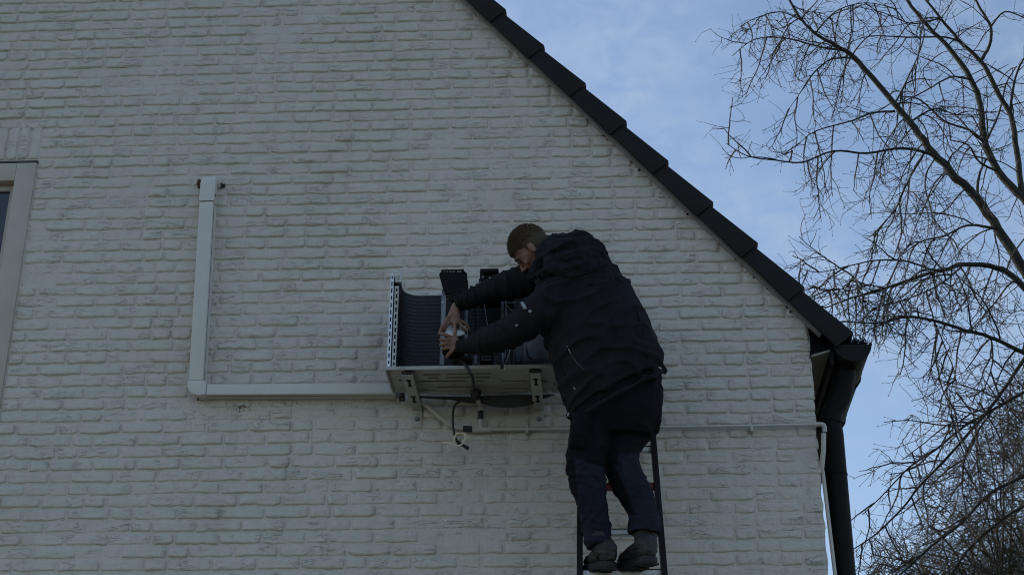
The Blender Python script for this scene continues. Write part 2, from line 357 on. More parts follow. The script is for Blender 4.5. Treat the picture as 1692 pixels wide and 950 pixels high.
# brick variants ----------------------------------------------------
def brick_mesh(Lb, Hb, seed, proud, relief=1.0):
    r_ = random.Random(seed)
    inner = [i/(max(5, int(Lb/.022))) for i in range(max(5, int(Lb/.022))+1)]
    us = [-Lb/2-.0025, -Lb/2+.0005]+[-Lb/2+.0038+q*(Lb-.0076) for q in inner]+[Lb/2-.0005, Lb/2+.0025]
    ws = [-Hb/2-.004, -Hb/2]+[-Hb/2+.0034+q*(Hb-.0068) for q in (0, .2, .4, .6, .8, 1)]+[Hb/2, Hb/2+.006]
    nu, nw = len(us), len(ws); o1 = r_.uniform(0, 90)
    tilt = r_.gauss(0, .010); tw = r_.gauss(0, .03)
    cut = [r_.random() < .26 and r_.uniform(.008, .020) or .0028 for _ in range(4)]
    creases = []
    for _ in range(r_.choice([0, 0, 1, 1, 2, 3])):
        creases.append((r_.uniform(-Lb*.4, Lb*.4), r_.uniform(-Hb*.25, Hb*.25), r_.uniform(-.5, .5), r_.uniform(.02, .07), r_.choice([-1, 1])*r_.uniform(.0018, .0042)))
    if r_.random() < .10: creases.append((r_.uniform(-Lb*.35, Lb*.35), r_.uniform(-Hb*.3, Hb*.3), r_.uniform(-.35, .35), r_.uniform(.018, .035), -r_.uniform(.006, .010)))
    vs = []
    for j, wz in enumerate(ws):
        for i, ux in enumerate(us):
            bx = min(i, nu-1-i); bz = min(j, nw-1-j); b_ = min(bx, bz)
            x, z = ux, wz
            # corner rounding
            q = (0 if ux < 0 else 1)+(0 if wz < 0 else 2); cc = cut[q]
            dx = max(0, abs(ux)-(Lb/2-cc)); dz = max(0, abs(wz)-(Hb/2-cc)); d = math.hypot(dx, dz)
            if dx > 0 and dz > 0 and d > cc:
                s_ = cc/d; x = math.copysign(Lb/2-cc+dx*s_, ux); z = math.copysign(Hb/2-cc+dz*s_, wz)
            if b_ <= 2:
                nn = noise.noise(Vector((ux*20+o1, wz*28, o1)))*1.35; n3 = noise.noise(Vector((ux*75+o1, wz*70, o1+5)))*1.4
                amp = .0046 if bz <= 2 else .003
                z += (nn*amp+n3*.0012) if bz <= 2 else 0
                x += (noise.noise(Vector((o1, ux*9, wz*40)))*.004) if bx <= 2 else 0
            if b_ == 0: y = .006
            elif b_ == 1: y = -proud*.45
            else:
                y = -proud-noise.noise(Vector((ux*24+o1, o1, wz*34)))*.0034*relief-noise.noise(Vector((ux*60, o1, wz*80)))*.0016*relief
                y += tilt*wz+tw*ux*.02
                for (ax, az, sl, ln, dp) in creases:
                    t = ux-ax
                    if abs(t) < ln:
                        dd = (wz-az-sl*t)/.006; y += -dp*math.exp(-dd*dd)*(1-(t/ln)**2)*relief
            vs.append((x, y, z))
    fs = [(j*nu+i, j*nu+i+1, (j+1)*nu+i+1, (j+1)*nu+i) for j in range(nw-1) for i in range(nu-1)]
    return vs, fs
HB = .0505
variants = {'S': [brick_mesh(.209, HB*random.uniform(.95, 1.05), 100+k, random.choice([.0040, .0050, .0062, .0078])) for k in range(44)],
            'H': [brick_mesh(.0975, HB*random.uniform(.93, 1.06), 300+k, random.choice([.0040, .0050, .0062, .0082])) for k in range(26)]}
Lnom = {'S': .209, 'H': .0975}
vmesh = {}
def vget(kd, i):
    if (kd, i) not in vmesh:
        vs, fs = variants[kd][i]; m_ = bpy.data.meshes.new('brick'); m_.from_pydata(vs, [], fs); m_.update()
        m_.polygons.foreach_set('use_smooth', [True]*len(fs)); m_.materials.append(MT['brick']); vmesh[(kd, i)] = m_
    return vmesh[(kd, i)]
# wild bond laid out course by course
places = []      # (x, z, kind, variant, length scale, flip, sink, rotation)
prev = []
kmin = int((Z0-gz1)/CZ)-1; kmax = int((Z0-gz0)/CZ)
def flatness(x, z):
    """paint and slurry bury the joints in some places"""
    v = noise.noise(Vector((x*.9+3.1, z*1.1, 2.2)))+.5*noise.noise(Vector((x*2.6, z*3.0, 8.8)))
    q = max(0., v*1.15-.15)
    zp = P(1100, 708).z
    if x > -.9 and z < zp+.02: q += .42*min(1, (zp+.02-z)/.08)*max(0, 1-max(0, zp-z-.55)/.5)
    if -2.55 < x < -1.1 and P(500, 690).z-.02 < z < P(500, 662).z: q += .5
    return min(.8, q)
for k in range(kmin, kmax+1):
    zc = Z0-k*CZ+CZ/2-.0005
    x = XR-.001+random.gauss(0, .0035); joints = []; run = 0
    first = k % 2
    while x > gx0-.1:
        opts = ['S', 'H']
        if first is not None:
            kd = 'H' if first else 'S'; first = None
        else:
            best = None
            for t in range(9):
                kd_ = 'H' if random.random() < .30 else 'S'
                if run >= 5: kd_ = 'H'
                if run == -2: kd_ = 'S'
                jx = x-(Lnom[kd_]+.0125)
                dmin = min([abs(jx-q) for q in prev] or [1])
                if best is None or dmin > best[0]: best = (dmin, kd_)
                if dmin > .035: break
            kd = best[1]
        run = (run+1 if run > 0 else 1) if kd == 'S' else (run-1 if run < 0 else -1)
        Lk = Lnom[kd]*random.gauss(1, .014)
        jw = random.uniform(.012, .018)
        places.append([x-Lk/2, zc+random.gauss(0, .0011), kd, random.randrange(len(variants[kd])), Lk/Lnom[kd], random.random() < .5, 0, random.gauss(0, .004)])
        x -= Lk+jw; joints.append(x+jw/2)
    prev = joints
fin = []
sold_z0, sold_z1 = WZ1+.012, WZ1+.235
for b_ in places:
    x, z, kd, vi, ls, fl, sk, ro = b_
    Lk = Lnom[kd]*ls
    zt = z+HB*.2
    xa, xb = x-Lk/2, x+Lk/2
    lim = rake_x(zt)+.012
    if xa > lim-.02: continue
    if xb > lim: xb = lim
    if z > gz1-.03 or z < gz0+.02: continue
    inwin = WZ0-.02 < z < WZ1+.012; insold = sold_z0-.01 < z < sold_z1
    wl, wr = WX0-.004, WX1+.006
    if insold: wl, wr = WX0-.06, WX1+.008
    if inwin or insold:
        if xa > wl and xb < wr: continue
        if xa < wr < xb: xa = wr+.004
        elif xa < wl < xb: xb = wl-.004
    if xb-xa < .03: continue
    nk = 'H' if (xb-xa) < .14 else 'S'
    if nk != kd: vi = random.randrange(len(variants[nk]))
    x = (xa+xb)/2; sk = flatness(x, z)*.0072+random.uniform(-.0006, .0014)
    fin.append((x, z, nk, vi % len(variants[nk]), (xb-xa)/Lnom[nk], fl, sk, ro))
def bmat(b_):
    x, z, kd, vi, ls, fl, sk, ro = b_
    return Matrix.Translation((x, sk, z)) @ Matrix.Rotation(ro+(math.pi if fl else 0), 4, 'Y') @ Matrix.Diagonal((ls, 1, 1, 1))
def score(b_):
    v = Vector((b_[0], 0, b_[1])); px, py = pix(v); s_ = FPX/zdepth(v)
    if not (20 < px < 1690 and 10 < py < 942): return -1
    if 915 < px < 1085 and 420 < py: return -1
    if 650 < px < 915 and 455 < py < 650: return -1
    return Lnom[b_[2]]*b_[4]*s_*s_
order = sorted(range(len(fin)), key=lambda i: -score(fin[i]))
parts = set(order[:292])
AV, AF, base = [], [], 0
for i, b_ in enumerate(fin):
    m4 = bmat(b_)
    if i in parts:
        o = bpy.data.objects.new('brick', vget(b_[2], b_[3])); col.objects.link(o); o.parent = wall; o.matrix_local = m4
    else:
        vs, fs = variants[b_[2]][b_[3]]
        a = np.array(vs) @ np.array(m4.to_3x3()).T + np.array(m4.translation)
        AV.append(a); AF.append(np.array(fs)+base); base += len(vs)
# soldier course above the window (bricks on end)
x = WX1-.028; 
for k in range(18):
    vs, fs = variants['S'][(k*7) % 44]
    m4 = Matrix.Translation((x, .001+.001*random.random(), (sold_z0+sold_z1)/2)) @ Matrix.Rotation(math.pi/2+random.gauss(0, .012), 4, 'Y')
    x -= .0635+random.gauss(0, .001)
    if k < 5:
        o = bpy.data.objects.new('brick', vget('S', (k*7) % 44)); col.objects.link(o); o.parent = wall; o.matrix_local = m4
    else:
        a = np.array(vs) @ np.array(m4.to_3x3()).T + np.array(m4.translation); AV.append(a); AF.append(np.array(fs)+base); base += len(vs)
me = bpy.data.meshes.new('brick_courses'); me.from_pydata(np.concatenate(AV).tolist(), [], np.concatenate(AF).tolist()); me.update()
o = link('brick_courses', me, MT['brick'], wall, True); o['kind'] = 'stuff'

# window -------------------------------------------------------------
win = B()
fr = .112
cz_ = (WZ0+WZ1)/2
def frame(bb, x0, x1, z0, z1, t, y0, y1):
    bb.rbox(((x0+t/2), (y0+y1)/2, (z0+z1)/2), (t, y1-y0, z1-z0), .003)
    bb.rbox(((x1-t/2), (y0+y1)/2, (z0+z1)/2), (t, y1-y0, z1-z0), .003)
    bb.rbox(((x0+x1)/2, (y0+y1)/2+.0015, z1-t/2), (x1-x0-2*t-.001, y1-y0, t), .003)
    bb.rbox(((x0+x1)/2, (y0+y1)/2+.0015, z0+t/2), (x1-x0-2*t-.001, y1-y0, t), .003)
frame(win, WX0, WX1, WZ0, WZ1-.010, fr, -.012, .075)
wo = win.build('window', MT['frame'], house, auto=True)
lgp = B(); lgp.rbox(((WX0+WX1)/2, -.004, WZ1-.001), (WX1-WX0+.01, .012, .014), .002); lgp.build('lintel_gap_shade', MT['duct_seam'], wo)  # dark strip laid over the joint, colouring in the gap's shade
sash = B(); frame(sash, WX0+fr+.002, WX1-fr-.002, WZ0+fr+.002, WZ1-fr-.012, .034, .040, .085)
sash.rbox(((WX0+WX1)/2, .056, WZ1-.62), (WX1-WX0-2*fr-.13, .05, .045), .003)
sash.build('sash_frame', MT['frame'], wo, auto=True)
gl = B(); gl.box(((WX0+WX1)/2, .062, cz_), (WX1-WX0-2*fr-.03, .006, WZ1-WZ0-2*fr-.04)); gl.build('pane', MT['glass'], wo)
sl = B(); sl.rbox(((WX0+WX1)/2, -.005, WZ0-.03), (WX1-WX0+.08, .14, .045), .006); sl.build('window_sill', MT['frame'], wo, auto=True)
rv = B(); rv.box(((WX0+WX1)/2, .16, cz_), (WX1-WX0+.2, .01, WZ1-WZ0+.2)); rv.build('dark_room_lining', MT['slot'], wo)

# roof ---------------------------------------------------------------
ang = math.atan(RS)                        # negative slope
sd_ = Vector((math.cos(ang), 0, math.sin(ang)))     # down the slope to the right
un = Vector((-math.sin(ang), 0, math.cos(ang)))     # outward normal of the roof
rot = Matrix((( sd_.x, 0, un.x), (0, 1, 0), (sd_.z, 0, un.z)))
FO = .075                                  # verge flap stands this far in front of the wall
lowc = [P(875, 97, FO), P(1300, 500, FO)]
tile_l = (lowc[1]-lowc[0]).length/6.0
upc = P(900, 79, FO); flapH = (upc-P(875, 97, FO)).dot(un)
roof_base = P(875, 97, FO)
slab = B()
# boarding/underlay and the field of tiles behind the verge
eave_s = (P(1382, 571, FO)-roof_base).dot(sd_)
def rp(s_, h_, y): return roof_base+sd_*s_+un*h_+Vector((0, y+FO, 0))   # y absolute
ridge_s = (XRG-roof_base.x)/sd_.x
slab.hexa([rp(ridge_s, .03, .0), rp(eave_s-.12, .03, .0), rp(eave_s-.12, flapH-.035, .0), rp(ridge_s, flapH-.035, .0),
           rp(ridge_s, .03, 9.1), rp(eave_s-.12, .03, 9.1), rp(eave_s-.12, flapH-.035, 9.1), rp(ridge_s, flapH-.035, 9.1)])
mx_ = lambda v: Vector((2*XRG-v.x, v.y, v.z))
slab.hexa([mx_(rp(eave_s-.12, .03, .0)), mx_(rp(ridge_s, .03, .0)), mx_(rp(ridge_s, flapH-.035, .0)), mx_(rp(eave_s-.12, flapH-.035, .0)),
           mx_(rp(eave_s-.12, .03, 9.1)), mx_(rp(ridge_s, .03, 9.1)), mx_(rp(ridge_s, flapH-.035, 9.1)), mx_(rp(eave_s-.12, flapH-.035, 9.1))])
roof = slab.build('roof', MT['tile'], house)
roof['label'] = 'black tiled pitched roof'
ntile = 13
for k in range(-8, 8):
    s1 = k*tile_l+tile_l*.0; s0 = s1-tile_l*1.0-.035      # lower end at s1, upper end tucked under the next
    if s0 > eave_s: continue
    if s1 > eave_s+.001: s1 = eave_s
    else: s1 += random.gauss(0, .004)
    tb = B(); jit = random.gauss(0, .0015)
    # flap plate: flares towards its lower end so the outline steps at each tile
    lo0, lo1, hi0, hi1 = .004+jit, -.004+jit, flapH-.016+random.gauss(0, .002), flapH+.008+random.gauss(0, .003)
    y0, y1 = -FO-.004-.006*(k % 1), -FO+.018
    bm = bmesh.new()
    def V(s_, h_, y): return bm.verts.new(rp(s_, h_, y))
    c = [V(s0, lo0, -FO+.004), V(s1, lo1, -FO-.008), V(s1, hi1, -FO-.008), V(s0, hi0, -FO+.004), V(s0, lo0, -FO+.020), V(s1, lo1, -FO+.014), V(s1, hi1, -FO+.014), V(s0, hi0, -FO+.020)]
    for f in [(0, 1, 2, 3), (7, 6, 5, 4), (0, 4, 5, 1), (1, 5, 6, 2), (2, 6, 7, 3), (3, 7, 4, 0)]: bm.faces.new([c[i] for i in f])
    bmesh.ops.bevel(bm, geom=bm.edges[:], offset=.006, segments=2, affect='EDGES', profile=.5)
    # top of the tile running back over the roof
    c = [V(s0, hi0-.022, -FO+.021), V(s1, hi1-.022, -FO+.0145), V(s1, hi1-.001, -FO+.0145), V(s0, hi0-.001, -FO+.021), V(s0, hi0-.022, .24), V(s1, hi1-.022, .24), V(s1, hi1-.001, .24), V(s0, hi0-.001, .24)]
    for f in [(0, 1, 2, 3), (7, 6, 5, 4), (0, 4, 5, 1), (1, 5, 6, 2), (2, 6, 7, 3), (3, 7, 4, 0)]: bm.faces.new([c[i] for i in f])
    me = bpy.data.meshes.new('roof_tile'); bmesh.ops.recalc_face_normals(bm, faces=bm.faces[:]); bm.to_mesh(me); bm.free()
    me.materials.append(MT['tile']); me.polygons.foreach_set('use_smooth', [True]*len(me.polygons)); me.set_sharp_from_angle(angle=R(30))
    link('roof_tile', me, MT['tile'], roof)
# field tiles behind (out of sight from below): one rippled sheet per course, joined
ft = B()
for k in range(-8, 8):
    s1 = min(k*tile_l, eave_s); s0 = s1-tile_l-.03
    if s0 > eave_s-.1: continue
    n = 88; a = []; b_ = []
    for i in range(n*4+1):
        y = .245+i*(8.8/(n*4)); h_ = .012*math.sin(i*math.pi/2)
        a.append(rp(s0, flapH-.03+h_, y)); b_.append(rp(s1, flapH+.0+h_, y))
    m_ = len(a); ft.add(a+b_, [(i, i+1, m_+i+1, m_+i) for i in range(m_-1)])
fo = ft.build('field_tiles', MT['tile'], roof, fix=False); fo['kind'] = 'stuff'
# pale trim strip between verge and wall, and crumbs of mortar under it
tr = B()
tr.hexa([rp(ridge_s, -.006, -.034), rp(eave_s-.105, -.006, -.034), rp(eave_s-.105, .02, -.034), rp(ridge_s, .02, -.034),
         rp(ridge_s, -.006, -.002), rp(eave_s-.105, -.006, -.002), rp(eave_s-.105, .02, -.002), rp(ridge_s, .02, -.002)])
tr.build('verge_trim', MT['trim'], roof)
cb = B()
for px, py in [(772, 5), (786, 23), (875, 103), (900, 127), (938, 161), (955, 177), (970, 195), (997, 222), (1003, 228), (1042, 264), (1056, 278), (1132, 347), (1136, 351), (1245, 455), (1268, 474), (1300, 505), (1306, 512), (1188, 400), (1215, 425)]:
    q = P(px, py+3, .014); cb.ball(q, (random.uniform(.003, .009), .006, random.uniform(.002, .006)), 6, 4)
cbo = cb.build('mortar_crumbs', MT['gutter'], roof); cbo['kind'] = 'stuff'

# eave: soffit, guard mesh, gutter, downpipe ---------------------------
GX0, GX1 = P(1379, 572, .05).x, P(1439, 574, .05).x; GZ = P(1410, 570, .05).z
gcx, gr = (GX0+GX1)/2, (GX1-GX0)/2
gut = B(); n = 14; ya, yb = -.05, 9.1
prof = [(gcx-gr*math.cos(math.pi*i/n), GZ-gr*1.0*math.sin(math.pi*i/n)) for i in range(n+1)]
prof = [(GX0, GZ+.03)]+prof
prin = [(gcx-(gr-.004)*math.cos(math.pi*i/n), GZ-(gr-.004)*math.sin(math.pi*i/n)) for i in range(n+1)]; prin = [(GX0+.004, GZ+.03)]+prin
m_ = len(prof)
for pr, fl in ((prof, 0), (prin, 1)):
    vs = [(x, ya, z) for x, z in pr]+[(x, yb, z) for x, z in pr]
    gut.add(vs, [(i, i+1, m_+i+1, m_+i) if not fl else (i, m_+i, m_+i+1, i+1) for i in range(m_-1)])
gut.tube([(GX1, ya, GZ+.004), (GX1, yb, GZ+.004)], .009, 8)
go = gut.build('gutter', MT['gutter'], house, auto=True, fix=False)
ec = B(); ec.add([(x, ya, z) for x, z in prof[1:]]+[(x, ya-.006, z) for x, z in prof[1:]], [tuple(range(m_-1)), tuple(range(2*m_-3, m_-2, -1))]+[(i, i+m_-1, i+m_, i+1) for i in range(m_-2)]+[(0, m_-2, 2*m_-3, m_-1)])
ec.tube([(x, ya-.006, z) for x, z in prof[1:]], .004, 6)
ec.build('end_cap', MT['gutter'], go, auto=True)
for i in range(8):
    bk = B(); yy = .35+i*.62
    bk.tube([(GX0-.012, yy, GZ+.02)]+[(gcx-(gr+.004)*math.cos(math.pi*j/8), yy, GZ-(gr+.004)*math.sin(math.pi*j/8)) for j in range(9)]+[(GX1+.010, yy, GZ+.014)], .006, 6)
    bk.build('gutter_bracket', MT['gutter'], go)
# soffit board (sloping back to the wall) and fascia
sf = B()
sz0, sz1 = P(1341, 586, .02).z, P(1376, 572, .02).z
sf.hexa([(XR+.002, -.02, sz0-.012), (GX0-.022, -.02, sz1-.03), (GX0-.022, -.02, sz1-.018), (XR+.002, -.02, sz0),
         (XR+.002, 9.05, sz0-.012), (GX0-.022, 9.05, sz1-.03), (GX0-.022, 9.05, sz1-.018), (XR+.002, 9.05, sz0)])
sf.build('soffit', MT['soffit'], house)
fs_ = B(); fs_.box((GX0-.0125, 4.52, sz1-.03), (.019, 9.06, .13)); fs_.build('fascia', MT['gutter'], house)
# honeycomb bird guard in the triangle at the end of the eave
tri = [P(1334, 541, .0), P(1372, 571, .0), P(1340, 588, .0)]
bgd = B(); bgd.prism([tri[0]+Vector((.0, 0, .01)), tri[1], tri[2]], .05, .06, 1)
hr = .0105
def intri(p):
    s_ = []
    for i in range(3):
        a, b_ = tri[i], tri[(i+1) % 3]; s_.append((b_.x-a.x)*(p.z-a.z)-(b_.z-a.z)*(p.x-a.x))
    return all(q < .0008 for q in s_) or all(q > -.0008 for q in s_)
for i in range(-2, 18):
    for j in range(-2, 18):
        c = Vector((tri[0].x-.03+i*hr*1.75+(j % 2)*hr*.87, -.008, tri[0].z-.2+j*hr*1.5))
        if not intri(c): continue
        pts = [c+Vector((hr*math.sin(q*math.pi/3), 0, hr*math.cos(q*math.pi/3))) for q in range(7)]
        bgd.tube(pts, .0012, 3, cap=False)
bo = bgd.build('bird_guard_mesh', [MT['gutter'], MT['slot']], house); bo['kind'] = 'stuff'
# spiky leaf guard standing in the gutter
lg = B()
for i in range(1000):
    yy = random.uniform(-.05, .25) if i < 560 else random.uniform(-.05, 3); x0 = random.uniform(GX0-.01, GX1-.01)
    a = Vector((x0, yy, GZ-.004)); d = Vector((random.gauss(0, .5), random.gauss(0, .5), random.uniform(.4, 1.2))).normalized()*random.uniform(.05, .095)
    if (a+d).x > GX1+.005: d.x = 0
    if yy < 0 and d.y < 0: d.y *= -.5
    lg.tube([a, a+d*.5+Vector((random.gauss(0, .008), 0, .005)), a+d], [.0022, .0020, .0014], 3)
lo = lg.build('leaf_guard', MT['blackp'], go); lo['kind'] = 'stuff'
# downpipe with swan neck
dyo = -.07
dp = B(); pr_ = .056
A_ = P(1377, 720, -.09)
path = [(gcx-.03, .10, GZ-gr+.01), (gcx-.035, .10, GZ-gr-.05), (gcx-.06, .105, GZ-gr-.13), (A_.x+.0, .11, GZ-gr-.24), (A_.x, .11, GZ-gr-.34), (A_.x, .11, 0)]
path = [Vector(p) for p in path]; q = spline([tuple(p) for p in path[:5]], 5)+[tuple(path[5])]
dp.tube(q, [.062]*4+[pr_]*(len(q)-4), 20)
do = dp.build('downpipe', MT['pipe_dark'], house, auto=True)
for zz in (P(1385, 782, -.09).z, P(1385, 782, -.09).z-2.0):
    cl = B(); cl.tube([(A_.x, .11, zz-.004), (A_.x, .11, zz+.004)], pr_+.0025, 20); cl.build('pipe_joint', MT['pipe_dark'], do, auto=True)
cl = B(); cl.tube([(A_.x, .11, GZ-gr-.28), (A_.x, .11, GZ-gr-.255)], pr_+.004, 20); cl.box((A_.x-.1, .11, GZ-gr-.267), (.12, .02, .02)); cl.ball((A_.x-.01, .11-pr_-.004, GZ-gr-.267), .008, 8, 6)
cl.build('pipe_clip', MT['pipe_dark'], do, auto=True)

# ------------------------------------------------------------------ trunking (line cover)
DO = .072                                  # depth of the cover
duct = empty('line_set_cover', P(320, 655))
tag(duct, 'pale plastic line cover running down the wall and across to the air conditioner', 'pipe cover')
def quadbar(bb, c4, y0, y1, bev=.006):
    """box with a front outline of 4 points (lower left, lower right, upper right, upper left)"""
    bm = bmesh.new(); vs = [bm.verts.new((p.x, y0, p.z)) for p in c4]+[bm.verts.new((p.x, y1, p.z)) for p in c4]
    for f in [(0, 1, 2, 3), (7, 6, 5, 4), (0, 4, 5, 1), (1, 5, 6, 2), (2, 6, 7, 3), (3, 7, 4, 0)]: bm.faces.new([vs[i] for i in f])
    ed = [e_ for e_ in bm.edges if all(abs(v.co.y-y0) < 1e-6 for v in e_.verts)] if bev else []
    if bev: bmesh.ops.bevel(bm, geom=ed, offset=bev, segments=3, affect='EDGES', profile=.5)
    bm.verts.index_update(); bb.add([v.co.copy() for v in bm.verts], [[v.index for v in f.verts] for f in bm.faces]); bm.free()
# vertical run
DW = .077
vx0b, vx0t = P(312.5, 615, DO).x, P(329, 336, DO).x
zb, zt = P(312, 628, DO).z, P(330, 333, DO).z
c = B(); quadbar(c, [Vector((vx0b, 0, zb)), Vector((vx0b+DW, 0, zb)), Vector((vx0t+DW, 0, zt)), Vector((vx0t, 0, zt))], -DO, .004)
c.build('cover', MT['duct'], duct, auto=True)
# base channel, slightly wider, hugging the wall
c = B(); quadbar(c, [Vector((vx0b-.004, 0, zb)), Vector((vx0b+DW+.004, 0, zb)), Vector((vx0t+DW+.004, 0, zt)), Vector((vx0t-.004, 0, zt))], -.014, .004, .002)
c.build('base_channel', MT['duct'], duct, auto=True)
# horizontal run
hz1 = P(400, 633, DO).z; hz0 = P(400, 651, DO).z; hx0 = P(341, 640, DO).x; hx1 = P(652, 640, DO).x
hz1r = P(648, 633, DO).z; hz0r = P(648, 650.5, DO).z
c = B(); quadbar(c, [Vector((hx0, 0, hz0)), Vector((hx1, 0, hz0r)), Vector((hx1, 0, hz1r)), Vector((hx0, 0, hz1))], -DO, .004)
c.build('cover', MT['duct'], duct, auto=True)
# corner piece: swept L with rounded outer corner
def corner(name):
    b_ = bmesh.new(); g_ = .0025; y0 = -DO-.003
    xi0, xi1 = vx0b-.003, vx0b+DW+.003; zt_ = zb+.0; zi0, zi1 = hz0-.003, hz1+.003; xe = hx0
    rr = .062
    poly = [(xi0, zt_), (xi0, zi0+rr)]+[(xi0+rr-rr*math.cos(a), zi0+rr-rr*math.sin(a)) for a in [R(15*i) for i in range(1, 6)]]+[(xi0+rr, zi0), (xe, zi0), (xe, zi1), (xi1+.012, zi1)]
    poly += [(xi1+.012-.012*math.sin(R(30*i)), zi1+.012-.012*math.cos(R(30*i))) for i in range(1, 3)]+[(xi1, zi1+.012), (xi1, zt_)]
    f = [b_.verts.new((x, y0, z)) for x, z in poly]; k = [b_.verts.new((x, .004, z)) for x, z in poly]; n_ = len(poly)
    b_.faces.new(f); b_.faces.new(k[::-1])
    for i in range(n_): b_.faces.new([f[i], k[i], k[(i+1) % n_], f[(i+1) % n_]])
    ed = [e_ for e_ in b_.edges if all(abs(v.co.y-y0) < 1e-6 for v in e_.verts)]
    bmesh.ops.bevel(b_, geom=ed, offset=.007, segments=3, affect='EDGES', profile=.5); bmesh.ops.recalc_face_normals(b_, faces=b_.faces[:])
    me = bpy.data.meshes.new(name); b_.to_mesh(me); b_.free(); me.materials.append(MT['duct']); me.polygons.foreach_set('use_smooth', [True]*len(me.polygons)); me.set_sharp_from_angle(angle=R(35))
    return link(name, me, MT['duct'], duct)
co = corner('corner_elbow')
c = B(); c.box((hx0+.0015, -DO/2, (hz0+hz1)/2), (.003, DO-.004, hz1-hz0-.004)); c.build('joint_gap', MT['duct_seam'], duct)
sc_ = B(); sc_.tube([P(326.5, 655, .04)+Vector((0, .012, .004)), P(326.5, 655, .04)+Vector((0, .012, -.016))], .005, 8); sc_.build('screw_hole', MT['duct_seam'], co)
# top end cap turning into the wall
ecp = B(); y0 = -DO-.003; z_b = zt+.003; z_t = P(345, 292, .03).z
xa, xb = vx0t-.003, vx0t+DW+.003
rings = []
for xx in (xa, xb):
    pass
prof = [(.004, z_t+.0), (-.02, z_t), (-.042, z_t-.006), (-.060, z_t-.020), (-DO-.001, z_t-.042), (-DO-.003, z_t-.07), (-DO-.003, z_b), (.004, z_b)]
n_ = len(prof); bm = bmesh.new()
lo_ = [bm.verts.new((xa+(zz-z_b)*.0+.0, yy, zz)) for yy, zz in prof]; hi_ = [bm.verts.new((xb, yy, zz)) for yy, zz in prof]
bm.faces.new(lo_); bm.faces.new(hi_[::-1])
for i in range(n_): bm.faces.new([lo_[i], hi_[i], hi_[(i+1) % n_], lo_[(i+1) % n_]])
ed = [e_ for e_ in bm.edges if abs(e_.verts[0].co.x-e_.verts[1].co.x) < 1e-6 and min(v.co.y for v in e_.verts) < -.01]
bmesh.ops.bevel(bm, geom=ed, offset=.006, segments=2, affect='EDGES', profile=.5); bmesh.ops.recalc_face_normals(bm, faces=bm.faces[:])
me = bpy.data.meshes.new('end_cap'); bm.to_mesh(me); bm.free(); me.materials.append(MT['duct']); me.polygons.foreach_set('use_smooth', [True]*len(me.polygons)); me.set_sharp_from_angle(angle=R(40))
eo = link('end_cap', me, MT['duct'], duct)
c = B(); c.box(((xa+xb)/2, -DO/2, zt+.0015), (DW-.004, DO-.003, .003)); c.build('joint_gap', MT['duct_seam'], duct)
c = B(); c.ball((xb+.0005, -.045, P(354, 324, .04).z), (.003, .009, .009), 8, 6); c.build('screw_hole', MT['duct_seam'], eo)
# foam and sleeve where the pipes enter the wall
c = B(); q = P(331, 303, .02)
for i in range(9): c.ball(q+Vector((random.uniform(-.012, .014), random.uniform(-.008, .01), random.uniform(-.026, .022))), random.uniform(.007, .014), 8, 6)
c.build('sealing_foam', MT['foam'], duct, True)
c = B(); q = P(362, 303, .015); c.tube([q+Vector((-.02, 0, .0)), q+Vector((.006, 0, 0))], .030, 14); c.build('wall_sleeve', MT['duct'], duct, auto=True)
c = B(); q = P(369, 307, .012)
for i in range(6): c.ball(q+Vector((random.uniform(-.012, .006), 0, random.uniform(-.012, .012))), random.uniform(.004, .008), 7, 5)
c.build('sealing_foam', MT['black'], duct, True)

lid = B(); lid.hexa([Vector((vx0b+DW-.0005, -.050, zb)), Vector((vx0b+DW+.0012, -.050, zb)), Vector((vx0t+DW+.0012, -.050, zt)), Vector((vx0t+DW-.0005, -.050, zt)), Vector((vx0b+DW-.0005, -.0475, zb)), Vector((vx0b+DW+.0012, -.0475, zb)), Vector((vx0t+DW+.0012, -.0475, zt)), Vector((vx0t+DW-.0005, -.0475, zt))])
lid.box(((hx0+hx1)/2, -.049, (hz0+hz0r)/2-.0004), (hx1-hx0-.01, .0025, .002), Matrix.Rotation(-math.atan2(hz0r-hz0, hx1-hx0), 3, 'Y'))
lid.build('lid_seam', MT['duct_seam'], duct)
# grime caught under the level run: small dark specks of spider web and dirt on the wall
gr_ = B(); rg_ = random.Random(4)
for i in range(60):
    px = 395+rg_.gauss(0, 9) if i < 34 else rg_.uniform(345, 600); py = 669+abs(rg_.gauss(0, 5)) if i < 34 else 665+abs(rg_.gauss(0, 2.5))
    q = P(px, py, .008); gr_.ball(q, (rg_.uniform(.001, .0045)*(1 if i < 34 else .7), .002, rg_.uniform(.001, .0035)), 6, 4)
gob = gr_.build('dirt_specks', MT['foam'], house); gob['kind'] = 'stuff'

# ------------------------------------------------------------------ condensate pipe
pipe = empty('condensate_pipe', P(800, 709, .03))
tag(pipe, 'thin pale plastic drain pipe running level across the wall to the corner', 'pipe')
pz = lambda px, py: P(px, py, .03)
c = B(); c.tube([pz(800, 709.5), pz(930, 708.5), pz(1090, 705.5), pz(1240, 703.5), pz(1350, 701)], .0085, 12); c.build('pipe_run', MT['pvc'], pipe, auto=True)
c = B(); e1 = pz(1350, 701); cx_ = P(1362, 701, .03).x; c.tube([pz(1345, 701.2), pz(1351, 701)], .0125, 12)
c.tube([e1, Vector((cx_-.012, -.03, e1.z)), Vector((cx_-.003, -.029, e1.z-.004)), Vector((cx_, -.027, e1.z-.014)), Vector((cx_, -.025, e1.z-.04))], .0122, 12)
c.build('pipe_elbow', MT['pvc'], pipe, auto=True)
c = B(); zA = e1.z-.03; p1 = P(1361, 716, .025); p2 = P(1357.5, 775, -.01); p3 = P(1360, 783, -.015); p4 = P(1380, 950, -.02)
